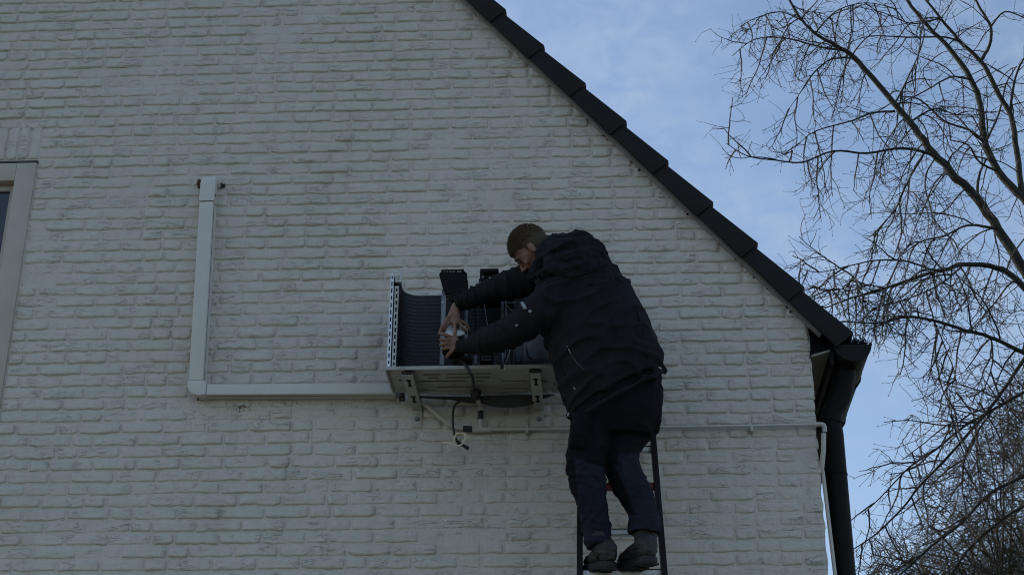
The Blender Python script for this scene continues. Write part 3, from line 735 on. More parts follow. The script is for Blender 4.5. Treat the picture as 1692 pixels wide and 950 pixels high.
c.tube([p1, P(1360.5, 745, .02), p2, p3], [.0125, .0125, .0125, .011], 12)
c.build('pipe_elbow', MT['pvc'], pipe, auto=True)
c = B(); v_ = (p4-p3).normalized(); c.tube([p3, p4, Vector((p4.x+.03, p4.y+.01, .2))], .0098, 12); c.build('pipe_drop', MT['pvc'], pipe, auto=True)
for px in (871, 1242):
    c = B(); q = pz(px, 706.5 if px > 1000 else 709); c.rbox(q+Vector((0, .012, -.004)), (.014, .04, .034), .003); c.build('pipe_clip', MT['pvc'], pipe, auto=True)
c = B(); c.tube([pz(781, 710.5), pz(812, 709.5)], .0135, 12); c.tube([pz(794.5, 708), pz(794, 693)], .0125, 12); c.build('tee_fitting', MT['pvc'], pipe, auto=True)
c = B(); c.tube([pz(765.5, 708), pz(779.5, 708.5)], .0155, 12); c.build('rubber_coupling', MT['black'], pipe, auto=True)
c = B(); c.tube([pz(794, 693), pz(794, 679)], .0150, 12); c.build('rubber_coupling', MT['black'], pipe, auto=True)
h_ = [P(676, 655, .06), P(694, 663, .055), P(712, 676, .05), P(735, 696, .04), P(750, 704, .032), P(766, 708, .03)]
c = B(); c.tube(spline([tuple(p) for p in h_], 4), .0095, 10); c.build('drain_hose', MT['pvc'], pipe, auto=True)
h_ = [P(786, 654, .17), P(790, 662, .12), P(794, 670, .05), P(794, 680, .03)]
c = B(); c.tube(spline([tuple(p) for p in h_], 4), .0115, 10); c.build('drain_hose', MT['pvc'], pipe, auto=True)

# ------------------------------------------------------------------ air conditioner
FR, BK = .43, .12
ac = empty('air_conditioner', P(780, 604, FR))
tag(ac, 'opened air conditioner outdoor unit with bare coil on wall brackets', 'air conditioner')
tz = P(780, 604, FR).z; lipz = P(780, 610, FR).z
tx0, tx1 = P(638, 606, FR).x, P(926, 606, FR).x
uz = lipz+.012
tray = B(); tray.rbox(((tx0+tx1)/2, -(FR+BK)/2, (uz+tz)/2-.002), (tx1-tx0, FR-BK, tz-uz-.006), .003)
tray.rbox(((tx0+tx1)/2, -FR-.001, (lipz+tz)/2), (tx1-tx0+.006, .012, tz-lipz), .0025)
tray.rbox((tx0, -(FR+BK)/2-.01, (lipz+tz)/2), (.010, FR-BK-.02, tz-lipz), .002)
tray.rbox((tx1, -(FR+BK)/2-.01, (lipz+tz)/2), (.010, FR-BK-.02, tz-lipz), .002)
to = tray.build('base_tray', MT['cream'], ac, auto=True)
# pressed ribs and holes under the tray (located from what is seen of the underside)
def U(px, py):
    """point on the underside plane z=uz along a picture ray"""
    d = Fv + Rv*((px-IW/2)/FPX) - Uv*((py-IH/2)/FPX); return CAM+d*((uz-CAM.z)/d.z)
rib = B()
for (x0, y0, x1, y1, h_) in [(698, 619, 728, 619, .004), (706, 624.5, 726, 624.5, .004), (737, 624, 808, 624, .005), (690, 630.5, 768, 630.5, .006), (786, 630, 808, 630, .005), (722, 641, 778, 641, .010), (698, 646, 708, 646, .008), (830, 643, 872, 643, .007), (890, 630, 906, 630, .006), (737, 618, 812, 618, .004), (820, 630, 870, 630, .004)]:
    a = U(x0, y0); b_ = U(x1, y1)
    rib.rbox(((a.x+b_.x)/2, (a.y+b_.y)/2, uz-.004), (abs(b_.x-a.x), h_*3.2, .007), .003)
for (x, y, r_) in [(815, 629, .05), (686, 640, .04), (897, 637, .06)]:
    q = U(x, y); rib.tube([q+Vector((0, 0, .001)), q-Vector((0, 0, .005))], [r_, r_*.86], 24)
rib.build('pressed_rib', MT['cream'], to, auto=True)
hol = B()
for (x, y, r_) in [(816, 632, .006), (821, 630, .005), (661, 628, .006), (781, 618, .005), (789, 618, .005), (917, 634, .005)]:
    q = U(x, y)-Vector((0, 0, .0005)); hol.tube([q, q-Vector((0, 0, .0015))], r_, 10)
hol.build('drain_hole', MT['slot'], to)
for px in (662, 667.5, 742, 815, 821, 833):
    q = P(px, 607.5, FR+.007); s_ = B(); s_.tube([q, q+Vector((0, -.0025, 0))], .0035, 8); s_.build('screw', MT['post'], to)
s_ = B(); s_.rbox(P(834, 607, FR+.009), (.006, .004, .03), .001); s_.build('lip_joint', MT['creamw'], to)
# coil: left leg, curve, back leg
top = P(705, 488, .17).z; cx0 = P(655, 560, .40).x; rc = .085; yb_ = -.165
pathc = [(cx0, -.415)]+[(cx0, -.415+i*(.415-.165-rc)/3) for i in range(1, 4)]
pathc += [(cx0+rc-rc*math.cos(R(a)), yb_-rc+rc*math.sin(R(a))) for a in (15, 30, 45, 60, 75, 90)]
xce = P(905, 560, .165).x; pathc += [(cx0+rc+(xce-cx0-rc)*i/8, yb_) for i in range(1, 9)]
def off(path, d):
    o_ = []
    for i, (x, y) in enumerate(path):
        a = path[max(0, i-1)]; b_ = path[min(len(path)-1, i+1)]; t = Vector((b_[0]-a[0], b_[1]-a[1])).normalized()
        o_.append((x-t.y*d, y+t.x*d))
    return o_
coil = B(); pitch_ = .0212; nrow = int((top-tz)/pitch_)+1; zsn = []
for i in range(nrow):
    z = tz+.001+i*(top-tz-.001)/nrow; dz = (top-tz-.001)/nrow
    zsn += [(z, 0), (z+dz*.30, -.0), (z+dz*.36, .0022), (z+dz*.52, .0022), (z+dz*.58, 0)]
zsn.append((top, 0))
inn = [off(pathc, -d_) for _, d_ in zsn]
vs = []; m_ = len(pathc)
for (z, d_), pth in zip(zsn, inn): vs += [(x, y, z) for x, y in pth]
fs = [(j*m_+i, j*m_+i+1, (j+1)*m_+i+1, (j+1)*m_+i) for j in range(len(zsn)-1) for i in range(m_-1)]
coil.add(vs, fs); outp = off(pathc, .024)
vs2 = [(x, y, tz) for x, y in outp]+[(x, y, top) for x, y in outp]; coil.add(vs2, [(i+1, i, m_+i, m_+i+1) for i in range(m_-1)])
coil.add([(x, y, top) for x, y in inn[-1]]+[(x, y, top) for x, y in outp], [(i, i+1, m_+i+1, m_+i) for i in range(m_-1)], 0)
co_ = coil.build('coil', MT['coil'], ac, auto=True, fix=False)
te = B(); te.tube([(x, y, top+.002) for x, y in off(pathc, -.001)], .0022, 5); te.build('coil_top_edge', MT['alu'], co_, auto=True)
# perforated end plates of the coil
def perf(xc, yc, wd, z0, z1, ns, name, mt, yawd):
    bb = B(); rr_ = Matrix.Rotation(yawd, 3, 'Z'); th = .002; cw = wd*.27; pit = (z1-z0)/ns; cw = wd*.30
    c0 = Vector((xc, yc, 0))
    for sx in (-1, 1): bb.box(c0+rr_ @ Vector((sx*(wd/2-cw/2), 0, 0))+Vector((0, 0, (z0+z1)/2)), (cw, th, z1-z0), rr_)
    for i in range(ns+1):
        z = z0+i*pit; h_ = pit*.36; z = min(max(z, z0+h_/2), z1-h_/2)
        bb.box(c0+Vector((0, 0, z)), (wd-2*cw+.0004, th, h_), rr_)
    for i in range(ns):    # dark blocks behind the slots, painting in their inner shade
        z = z0+(i+.5)*pit; bb.box(c0+rr_ @ Vector((0, .006, 0))+Vector((0, 0, z)), (wd*.6, .003, pit*.70), rr_, 1)
    o_ = bb.build(name, [mt, MT['slot']], ac); return o_
topL = P(648, 453, .42).z
perf(P(645.6, 520, .43).x, -.43, .0175, tz+.001, topL, 13, 'coil_end_plate', MT['alu'], 0)
perf(P(654, 520, .412).x, -.412, .0205, tz+.001, P(655, 473, .41).z, 12, 'coil_end_plate', MT['creamw'], 0)
c = B(); q = P(658.5, 460, .40); c.rbox(q, (.036, .03, .055), .004); c.rbox(q+Vector((-.002, -.001, .028)), (.04, .034, .006), .002); co1 = c.build('corner_cap', MT['creamw'], ac, auto=True)
c = B(); c.rbox(q+Vector((.003, -.0155, -.002)), (.016, .003, .026), .001); c.build('cap_recess', MT['cream'], co1)
c = B(); c.rbox(P(648, 455, .43)+Vector((0, .012, 0)), (.030, .03, .012), .002); c.build('end_plate_cap', MT['creamw'], ac, auto=True)
# fan motor support posts
def post(px0, py0, px1, py1, o_, wd, name='motor_support_post', m=None):
    a = P(px0, py0, o_); b_ = P(px1, py1, o_); bb = B()
    hx = wd/2; bb.hexa([a+Vector((-hx, -.012, 0)), a+Vector((hx, -.012, 0)), b_+Vector((hx, -.012, 0)), b_+Vector((-hx, -.012, 0)), a+Vector((-hx, -.008, 0)), a+Vector((hx, -.008, 0)), b_+Vector((hx, -.008, 0)), b_+Vector((-hx, -.008, 0))])
    for s_ in (-1, 1): bb.hexa([a+Vector((s_*hx-.0015, -.014, 0)), a+Vector((s_*hx+.0015, -.014, 0)), b_+Vector((s_*hx+.0015, -.014, 0)), b_+Vector((s_*hx-.0015, -.014, 0)), a+Vector((s_*hx-.0015, .012, 0)), a+Vector((s_*hx+.0015, .012, 0)), b_+Vector((s_*hx+.0015, .012, 0)), b_+Vector((s_*hx-.0015, .012, 0))])
    return bb.build(name, m or MT['post'], ac)
post(730.5, 604, 734, 480, .30, .020); post(770, 604, 771.5, 478, .30, .014); post(830, 604, 830.5, 500, .30, .012)
c = B(); a = P(737, 488, .30); b_ = P(769, 487, .30)
c.rbox((a+b_)/2+Vector((0, 0, -.004)), ((b_-a).length+.01, .02, .012), .003); c.rbox(P(738, 478, .31), (.022, .02, .014), .003); c.rbox(P(770, 476, .31), (.016, .02, .012), .003)
c.build('support_crossbar', MT['post'], ac, auto=True)
# black top plate above the posts
c = B(); qs = [P(735, 486, .33), P(770, 485, .33), P(774, 474, .33), P(771.5, 452, .33), P(768, 449, .33), P(728, 450.5, .33), P(725.5, 454, .33), P(732, 478, .33)]
c.prism(qs, -.335, -.325); c.rbox(P(748.5, 450.5, .31), (.118, .06, .010), .003)
pl = c.build('black_mounting_plate', MT['blackp'], ac, auto=True)
c = B()
for px in (734, 739, 744.5, 750, 757, 761): c.rbox(P(px, 448.6, .335), (random.uniform(.008, .016), .004, .005), .001)
c.build('worn_edge', MT['creamw'], pl)
c = B(); c.prism([P(756, 505, .34), P(772, 503, .34), P(770, 485, .34), P(744, 485, .34), P(742, 494, .34)], -.345, -.32); c.build('black_bracket', MT['blackp'], ac)
# electronics box behind the far arm
c = B(); 
c.rbox(P(812, 484, .26), (.125, .10, .125), .006); c.rbox(P(838, 492, .26), (.06, .09, .09), .005); c.rbox(P(809, 451, .28), (.095, .06, .022), .003); c.rbox(P(797, 456, .28), (.022, .05, .035), .003); c.rbox(P(822, 458, .28), (.018, .05, .022), .003); c.rbox(P(803, 461, .27), (.03, .05, .014), .002)
eb = c.build('electronics_box', MT['blackp'], ac, auto=True)
c = B(); c.rbox(P(798, 458, .312), (.012, .004, .010), .001); c.rbox(P(792, 466, .31), (.016, .004, .005), .001); c.rbox(P(808, 446.5, .30), (.010, .02, .006), .002); c.build('terminal', MT['post'], eb)
# bulkhead, compressor, valve boxes, cables
c = B(); c.rbox(P(836, 550, .29)+Vector((0, .03, 0)), (.006, .16, .32), .002); c.build('bulkhead', MT['post'], ac)
c = B(); c.tube([P(836, 503, .31), P(848, 516, .31), P(856, 530, .31)], .0022, 6); c.tube([P(833, 500, .31), P(852, 500, .31)], .0018, 6); c.build('wire', MT['pvc'], ac)
c = B(); q = P(889, 603, .29)
prof_ = [(.072, 0), (.078, .02), (.078, .13), (.070, .155), (.05, .172), (.02, .18)]
c.rings([[q+Vector((r_*math.cos(2*math.pi*j/24), r_*.85*math.sin(2*math.pi*j/24), z)) for j in range(24)] for r_, z in prof_]); c.build('compressor', MT['blanket'], ac, True)
c = B(); q = P(857, 603, .26); c.rings([[q+Vector((r_*math.cos(2*math.pi*j/20), r_*math.sin(2*math.pi*j/20), z)) for j in range(20)] for r_, z in [(.042, 0), (.046, .015), (.046, .10), (.038, .12), (.01, .125)]]); c.build('accumulator', MT['blanket'], ac, True)
c = B(); c.tube(spline([tuple(P(870, 570, .33)), tuple(P(871, 586, .35)), tuple(P(878, 592, .35)), tuple(P(880, 575, .33))], 5), .0035, 6); c.tube(spline([tuple(P(826, 570, .36)), tuple(P(827, 590, .40)), tuple(P(829, 603, .44)), tuple(P(829, 609, .445))], 4), .007, 7); c.build('cable_loom', MT['black'], ac, True)
c = B(); c.rbox(P(804, 593, .36), (.066, .06, .055), .004); cap = c.build('capacitor_box', MT['blackp'], ac, auto=True)
# printed label on it: rows of tiny pale lettering, unreadable in the photograph
c = B()
for r_ in range(4):
    x = 795
    while x < 811:
        wd = random.uniform(.7, 2.2); c.box(P(x+wd/2, 588.5+r_*2.1, .3915), (wd*.003, .0006, .0022)); x += wd+random.uniform(.5, .9)
c.build('printed_label', MT['reflect'], cap)
c = B(); c.rbox(P(786, 594, .37), (.016, .012, .045), .002); c.build('pale_clip', MT['reflect'], ac)
cp_ = B()
for pts_, r_ in (([(842, 604, .33), (843, 570, .33), (850, 540, .32), (866, 528, .31)], .0045), ([(848, 604, .30), (851, 575, .30), (862, 552, .30), (884, 545, .28)], .006), ([(900, 604, .33), (902, 560, .33), (898, 530, .31), (880, 520, .28)], .006)):
    cp_.tube(spline([tuple(P(*q_)) for q_ in pts_], 5), r_, 8)
cp_.build('copper_pipe', MT['copper'], ac, True)
for i_, pts_ in enumerate(([(775, 500, .33), (781, 540, .35), (777, 575, .37), (768, 596, .39)], [(779, 478, .33), (786, 520, .34), (784, 560, .36), (790, 584, .37)], [(800, 500, .30), (806, 540, .34), (814, 570, .36), (812, 585, .37)], [(838, 520, .31), (846, 552, .33), (842, 580, .35), (836, 600, .36)])):
    wv = B(); wv.tube(spline([tuple(P(*q_)) for q_ in pts_], 5), .0032 if i_ % 2 else .0024, 6); wv.build('wire', MT[['black', 'blackp', 'post', 'cream'][i_]], ac, True)
for px_, py_ in ((731, 500), (731, 560), (770.5, 530), (770.5, 590), (830.3, 530), (734, 478), (771, 479)):
    q = P(px_, py_, .316); sw = B(); sw.tube([q, q+Vector((0, -.003, 0))], .0035, 8); sw.build('screw', MT['alu'], ac)
for i_ in range(7):
    fb = B(); fb.rbox(P(797+i_*5, 476+i_*.8, .315), (.007, .012, .05), .002); fb.build('heat_sink_fin', MT['post'] if i_ in (1, 4) else MT['blackp'], eb)
c = B(); c.rbox(P(763, 597, .35), (.10, .09, .03), .010); c.build('rubber_foot_block', MT['black'], ac, auto=True)

# wall brackets
def bracket(pxf, pxb, lab):
    o_ = empty('wall_bracket', P(pxb, 690, .0)); tag(o_, lab, 'bracket', 'wall brackets under the air conditioner')
    xb_ = P(pxb, 688, .03).x; xf = P(pxf, 616, FR).x; xm = (xb_*.5+xf*.5); wd = .052
    zf = uz-.004; zb2 = P(pxb, 697, .02).z; arm = B()
    def seg(bb, y0, z0, y1, z1, x0, x1, th, wdd):
        a = Vector((x0, y0, z0)); b_ = Vector((x1, y1, z1)); n_ = Vector((0, -(z1-z0), (y1-y0))).normalized()
        if n_.z < 0: n_ = -n_
        h = wdd/2; ex = Vector((h, 0, 0))
        bb.hexa([a-ex, a+ex, a+ex+n_*th, a-ex+n_*th, b_-ex, b_+ex, b_+ex+n_*th, b_-ex+n_*th])
    y0, y1 = -FR+.015, -.004; z0, z1 = zf-.030, zf-.155
    z1 = P(pxb, 676, .02).z
    seg(arm, y0, z0, y1, z1, xf, xb_, .003, wd)
    # side cheeks, up to the tray
    for s_ in (-1, 1):
        ex = Vector((s_*(wd/2-.0015), 0, 0)); t = Vector((.0015, 0, 0))
        a = Vector((xf, y0, z0+.002))+ex; b_ = Vector((xb_, y1, z1+.002))+ex; a2 = Vector((xf, y0, zf))+ex; b2 = Vector((xb_, y1, zf))+ex
        arm.hexa([a-t, b_-t, b2-t, a2-t, a+t, b_+t, b2+t, a2+t])
    arm.build('bracket_arm', MT['bracket'], o_)
    pl_ = B(); pl_.rbox((xb_, -.006, (z1+zb2)/2-.01), (wd+.004, .010, (z1-zb2)+.03), .002); pl_.rbox((xb_, -.004, (zf+z1)/2), (wd+.004, .007, zf-z1), .002); pl_.build('wall_plate', MT['bracket'], o_, auto=True)
    for t in (.14, .60):
        sl_ = B()
        for (dt, ww, ll) in ((0, .024, .018), (.065, .012, .062), (.15, .020, .016)):
            tt = t+dt; c_ = Vector((xf+(xb_-xf)*tt, y0+(y1-y0)*tt, z0+(z1-z0)*tt)); dirv = Vector((0, y1-y0, z1-z0)).normalized(); nn = Vector((0, dirv.z, -dirv.y))
            if nn.z > 0: nn = -nn
            rr_ = Matrix((Vector((1, 0, 0)), dirv, nn)).transposed(); sl_.rbox(c_+nn*.0006, (ww, ll, .002), .0008, rr_, seg=1)
        sl_.build('slot', MT['slot'], o_)
    bl = B(); q = Vector((xb_+.002, -.014, zb2+.02)); bl.tube([q+Vector((0, .004, 0)), q+Vector((0, -.012, 0))], .010, 6); bl.tube([q, q+Vector((0, .002, 0))], .014, 12); bl.build('bolt', MT['post'], o_)
    rbp = B(); rbp.tube([(xf, -FR+.06, zf-.001), (xf, -FR+.06, zf+.012)], .016, 12); rbp.build('rubber_pad', MT['black'], o_)
    tb = B(); tb.rbox((xf, -FR+.012, zf-.018), (wd+.012, .006, .012), .002); tb.build('end_flange', MT['black'], o_)
bracket(672.5, 688, 'slotted cream wall bracket under the left end of the air conditioner, beside the line cover')
bracket(884, 890, 'slotted cream wall bracket nearest the man, under the right end of the air conditioner')

# black strip hanging under the tray
st = B(); fr_, bk_ = [], []
topc = [(690, 653.5), (720, 654.5), (750, 655), (776, 655.5), (800, 653.5), (830, 652.5), (858, 652), (880, 652), (900, 651.5), (915, 651)]
botc = [(690, 656.5), (720, 658.5), (750, 660.5), (772, 665), (797, 666), (815, 671), (838, 673), (872, 669.5), (895, 659), (915, 652.5)]
for (a, b_) in zip(spline(topc, 3), spline(botc, 3)):
    fr_.append((P(a[0], a[1], .115), P(b_[0], b_[1], .10)))
n_ = len(fr_); vs = [q for pr in fr_ for q in pr]; vs += [q+Vector((0, .006, 0)) for q in vs]
m2_ = 2*n_; fs = [(2*i, 2*i+2, 2*i+3, 2*i+1) for i in range(n_-1)]+[(m2_+2*i+1, m2_+2*i+3, m2_+2*i+2, m2_+2*i) for i in range(n_-1)]+[(2*i+1, 2*i+3, m2_+2*i+3, m2_+2*i+1) for i in range(n_-1)]+[(2*i+2, 2*i, m2_+2*i, m2_+2*i+2) for i in range(n_-1)]
st.add(vs, fs)
o_ = st.build('rubber_strip', MT['black'], None, auto=True); tag(o_, 'long black rubber strip drooping under the tray of the air conditioner', 'rubber strip')
gm = B(); q = P(786, 650, .17); gm.rings([[q+Vector((r_*math.cos(2*math.pi*j/20), r_*.8*math.sin(2*math.pi*j/20), z)) for j in range(20)] for r_, z in [(.020, .02), (.030, .012), (.030, 0), (.024, -.012), (.02, -.03), (.012, -.036)]])
gq = B(); gq.rbox(P(664, 656, .06), (.03, .06, .03), .006); gq.build('pipe_stub', MT['black'], ac, auto=True)
gm.build('drain_grommet', MT['black'], ac, auto=True)

# cables
cb_ = empty('hanging_cable', P(785, 655, .2)); tag(cb_, 'black cable looping down from the unit with stripped ends and a pale coiled wire', 'cable')
pts = [P(760, 597, .40), P(768, 601, .44), P(774, 612, .455), P(780, 622, .44), P(782, 635, .40), P(780.5, 648, .25)]
c = B(); c.tube(spline([tuple(p) for p in pts], 5), .0075, 8); c.build('upper_lead', MT['black'], cb_, True)
pts = [P(786, 656, .17), P(770, 660, .15), P(757, 664, .13), P(750, 673, .12), P(748, 690, .12), P(749, 708, .12), P(752, 722, .12), P(757, 731, .12), P(766, 736, .12)]
c = B(); c.tube(spline([tuple(p) for p in pts], 5), .0062, 8); c.tube(spline([tuple(P(755, 729, .12)), tuple(P(766, 736, .12)), tuple(P(774, 741, .12))], 3), [.008]*4+[.0095]*3, 8)
c.tube([P(752, 722, .125), P(757, 734, .13), P(763, 733, .125)], .005, 6)
c.build('lower_lead', MT['black'], cb_, True)
pts = [P(731.5, 730.5, .13), P(740, 731, .135), P(750, 735, .14), P(757, 736, .14), P(764, 733, .14), P(769, 724, .14), P(768, 717, .14), P(761, 715.3, .14), P(754, 717.5, .14), P(751, 724, .14), P(751.5, 730, .13)]
c = B(); c.tube(spline([tuple(p) for p in pts], 5), .0046, 8); c.build('coiled_wire', MT['wire'], cb_, True)
c = B(); c.tube(spline([tuple(P(752, 720, .142)), tuple(P(758, 717.5, .142)), tuple(P(763, 718, .142))], 4), .0034, 6); c.build('yellow_tape', MT['yellow'], cb_, True)

# fan motor held in his hands
mo = empty('fan_motor', P(750, 575, .42)); tag(mo, 'black fan motor with white mounting plate held between the man\'s hands', 'fan motor')
mc = P(750, 572, .40); c = B()
def disc(bb, c0, ax, r0, r1, l0, l1, n=24, mi=0):
    ax = ax.normalized(); u = ax.orthogonal().normalized(); v_ = ax.cross(u)
    bb.rings([[c0+ax*l+(u*math.cos(2*math.pi*j/n)+v_*math.sin(2*math.pi*j/n))*r for j in range(n)] for r, l in ((r0*.9, l0), (r0, l0+.006), (r1, l1-.006), (r1*.9, l1))], mi)
axm = Vector((.12, -.80, .58)); disc(c, mc, axm, .056, .056, -.045, .030); c.build('motor_body', MT['blackp'], mo, auto=True)
c = B(); disc(c, P(751, 553, .405), axm, .054, .052, .018, .030)
for px, py in ((733.5, 544), (765, 541)): c.rbox(P(px, py, .432), (.024, .006, .022), .003, Matrix.Rotation(-.6, 3, 'X'))
pw = c.build('mounting_plate', MT['motorw'], mo, auto=True)
c = B(); 
for px, py in ((733, 543.5), (764.5, 541.5)): q = P(px, py, .441); c.tube([q, q+Vector((0, -.003, .002))], .0045, 8)
disc(c, P(753, 549, .415), axm, .016, .016, .028, .040); disc(c, P(742, 540, .405), axm, .010, .010, .022, .0315); c.build('screw_hole', MT['slot'], pw)

# ------------------------------------------------------------------ ladder
lad = empty('ladder', (P(1025, 950, .5).x, -1.2, 0)); tag(lad, 'dark railed ladder with pale rungs leaning on the wall under the man', 'ladder')
LT = R(15.5)
yr0 = .50                                   # offset of rails where rung at y=945 sits
q0 = P(1028, 945, yr0); 
def LP(z, x): return Vector((x, -(yr0-(z-q0.z)*math.tan(LT)), z))
zt_l = P(1075, 600, .25).z; 
xl0, xr0 = P(958, 945, yr0).x, P(1097.5, 945, yr0).x
xr1 = P(1081, 722, .42).x; zr1 = P(1081, 722, .42).z
ktap = (xr1-xr0)/(zr1-q0.z)
def railx(z, s_): return (xl0-ktap*.35*(z-q0.z)) if s_ < 0 else (xr0+ktap*(z-q0.z))
for s_ in (-1, 1):
    bb = B(); zA, zB = .02, zt_l
    a = LP(zA, railx(zA, s_)); b_ = LP(zB, railx(zB, s_)); hw, hd = .0135, .034
    d = (b_-a).normalized(); nn = Vector((0, d.z, -d.y)).normalized(); ex = Vector((1, 0, 0))
    bb.hexa([a-ex*hw-nn*hd, a+ex*hw-nn*hd, b_+ex*hw-nn*hd, b_-ex*hw-nn*hd, a-ex*hw+nn*hd, a+ex*hw+nn*hd, b_+ex*hw+nn*hd, b_-ex*hw+nn*hd])
    ro_ = bb.build('rail', MT['rail'], lad)
    f = B(); f.rbox(a+Vector((0, 0, .0)), (.045, .09, .04), .006); f.build('rubber_foot', MT['black'], ro_)
    f = B(); f.rbox(b_+Vector((0, .02, .0)), (.045, .07, .06), .012); f.build('end_cap', MT['black'], ro_)
rz = [P(1020, 877, .45).z]
rungs = [(P(1028, 947, .5).z, 0), (P(1022, 877, .47).z, 0), (P(1040, 797, .44).z, 1), (P(1068, 731, .42).z, 0)]
dzr = rungs[1][0]-rungs[0][0]; z = rungs[0][0]-dzr
while z > .2: rungs.append((z, 0)); z -= dzr
rungs.append((rungs[3][0]+dzr, 0))
for z, red in rungs:
    bb = B(); a = LP(z, railx(z, -1)+.012); b_ = LP(z, railx(z, 1)-.012); c_ = (a+b_)/2
    bb.rbox(c_, (b_.x-a.x, .034, .032), .005); ru_ = bb.build('rung', MT['red'] if red else MT['rung'], lad, auto=True)
    tdv = B(); tdv.box(c_+Vector((0, -.0175, .0135)), (b_.x-a.x-.004, .002, .005)); tdv.box(c_+Vector((0, -.0175, -.0145)), (b_.x-a.x-.004, .002, .003)); tdv.build('dark_strip', MT['slot'], ru_)  # dark lines added on the rung front so it stands out

# ------------------------------------------------------------------ the man
man = empty('person', P(1020, 945, .58)); tag(man, 'man in dark navy work jacket and trousers leaning left from the ladder', 'person')
HC = P(878, 411, .60)
hf = Vector((-.60, .34, -.74)).normalized(); hu = Vector((-.78, 0, .62)); hu = (hu-hf*hu.dot(hf)).normalized(); hs = hu.cross(hf)
def H(x, y, z): return HC+hf*x+hs*y+hu*z
hrot = Matrix((hf, hs, hu)).transposed()
def ell(bb, x, y, z, rx, ry, rz, extra=None, nu=20, nv=12):
    bb.ball(H(x, y, z), (rx, ry, rz), nu, nv, rot=(hrot @ extra) if extra else hrot)
body = B()
ell(body, -.008, 0, .022, .097, .076, .096); ell(body, .012, 0, -.015, .080, .070, .080)
ell(body, .040, 0, -.058, .052, .052, .058); ell(body, .066, 0, -.098, .026, .030, .022)
for s_ in (-1, 1):
    ell(body, .052, s_*.036, -.036, .030, .024, .024)             # cheek
    ell(body, .082, s_*.030, .017, .014, .026, .009)              # brow
    ell(body, -.006, s_*.076, -.022, .018, .009, .031, Matrix.Rotation(R(-12), 3, 'Y') @ Matrix.Rotation(R(s_*18), 3, 'Z'), 14, 10)   # ear
    ell(body, -.002, s_*.080, -.046, .010, .007, .010, None, 10, 8)
    ell(body, .030, s_*.046, -.082, .026, .014, .020)             # jaw
body.tube([H(.088, 0, .006), H(.101, 0, -.014), H(.114, 0, -.033), H(.098, 0, -.040)], [.008, .010, .0125, .010], 10)
for s_ in (-1, 1): ell(body, .098, s_*.010, -.038, .009, .008, .007, None, 10, 8)
ell(body, .091, 0, -.064, .010, .022, .006); ell(body, .088, 0, -.075, .010, .019, .006)
neck0, neck1 = H(-.035, 0, -.060), P(918, 448, .60)
body.tube([neck0, (neck0+neck1)/2, neck1], [.056, .058, .072], 16)
def tb(pts, m_=4, n=14, flat=1.0):
    sp_ = spline([(*P(a, b_, o_), r_) for a, b_, o_, r_ in pts], m_); body.tube([p[:3] for p in sp_], [p[3] for p in sp_], n, flat=flat)
# trunk, arms and legs under the clothes
tb([(925, 450, .60, .11), (945, 500, .60, .135), (975, 560, .60, .14), (1005, 605, .60, .125), (1015, 640, .60, .10)])
tb([(930, 478, .66, .055), (885, 520, .66, .048), (845, 548, .60, .042), (800, 564, .54, .036), (762, 572, .48, .026), (754, 570, .455, .027)])
tb([(905, 452, .50, .050), (858, 467, .46, .042), (820, 477, .455, .036), (785, 491, .44, .030), (757, 504, .42, .026), (751, 516, .425, .026)])
tb([(992, 675, .60, .07), (975, 730, .635, .06), (969, 775, .65, .052), (980, 830, .62, .042), (986, 880, .59, .032), (994, 915, .60, .028)])
tb([(1045, 675, .57, .07), (1030, 730, .58, .06), (1032, 780, .60, .052), (1055, 825, .60, .042), (1065, 872, .60, .032), (1064, 905, .62, .028)])
def finger(pts, r0, r1):
    sp_ = spline([tuple(P(a, b_, o_)) for a, b_, o_ in pts], 4); k = len(sp_)
    rr_ = [r0+(r1-r0)*i/(k-1) for i in range(k)]; rr_[-1] *= .8
    body.tube(sp_, rr_, 10); body.ball(sp_[-1], rr_[-1]*.98, 10, 7)
# far (right) hand reaching down over the motor
body.ball(P(750, 521, .43), (.032, .022, .036), 14, 10); body.ball(P(751, 530, .435), (.036, .020, .026), 14, 10)
finger([(744, 521, .44), (738, 529, .455), (732, 539, .46), (727, 548, .455), (726, 552, .45)], .0115, .0085)
finger([(745, 530, .44), (740, 536, .45), (736, 542, .45), (733, 548, .44)], .0100, .0080)
finger([(751, 533, .445), (752, 544, .47), (752, 553, .47), (752, 559, .46)], .0102, .0082)
finger([(758, 532, .43), (764, 540, .44), (769, 546, .43), (771, 551, .41)], .0098, .0078)
finger([(762, 529, .42), (769, 535, .42), (774, 541, .41), (775, 546, .40)], .0088, .0070)
# near (left) hand, fingers round the front of the motor
body.ball(P(750, 566, .46), (.032, .020, .036), 14, 10); body.ball(P(756, 570, .46), (.028, .022, .032), 14, 10)
finger([(747, 558, .465), (739, 554, .48), (733, 552, .475), (728, 552, .455)], .0100, .0080)
finger([(745, 563, .47), (737, 561, .488), (731, 560.5, .48), (726.5, 562, .455)], .0102, .0082)
finger([(745, 569, .47), (737, 568, .488), (731, 568.5, .48), (727, 571, .455)], .0100, .0080)
finger([(746, 574, .465), (739, 575, .48), (734, 576, .475), (730, 578, .455)], .0090, .0072)
finger([(751, 574, .47), (746, 581, .475), (741, 586, .465), (738, 591, .45)], .0120, .0088)
me = remeshed(body, .0042, 3, .5); me.materials.append(MT['skin']); bo_ = link('body', me, MT['skin'], man, True)
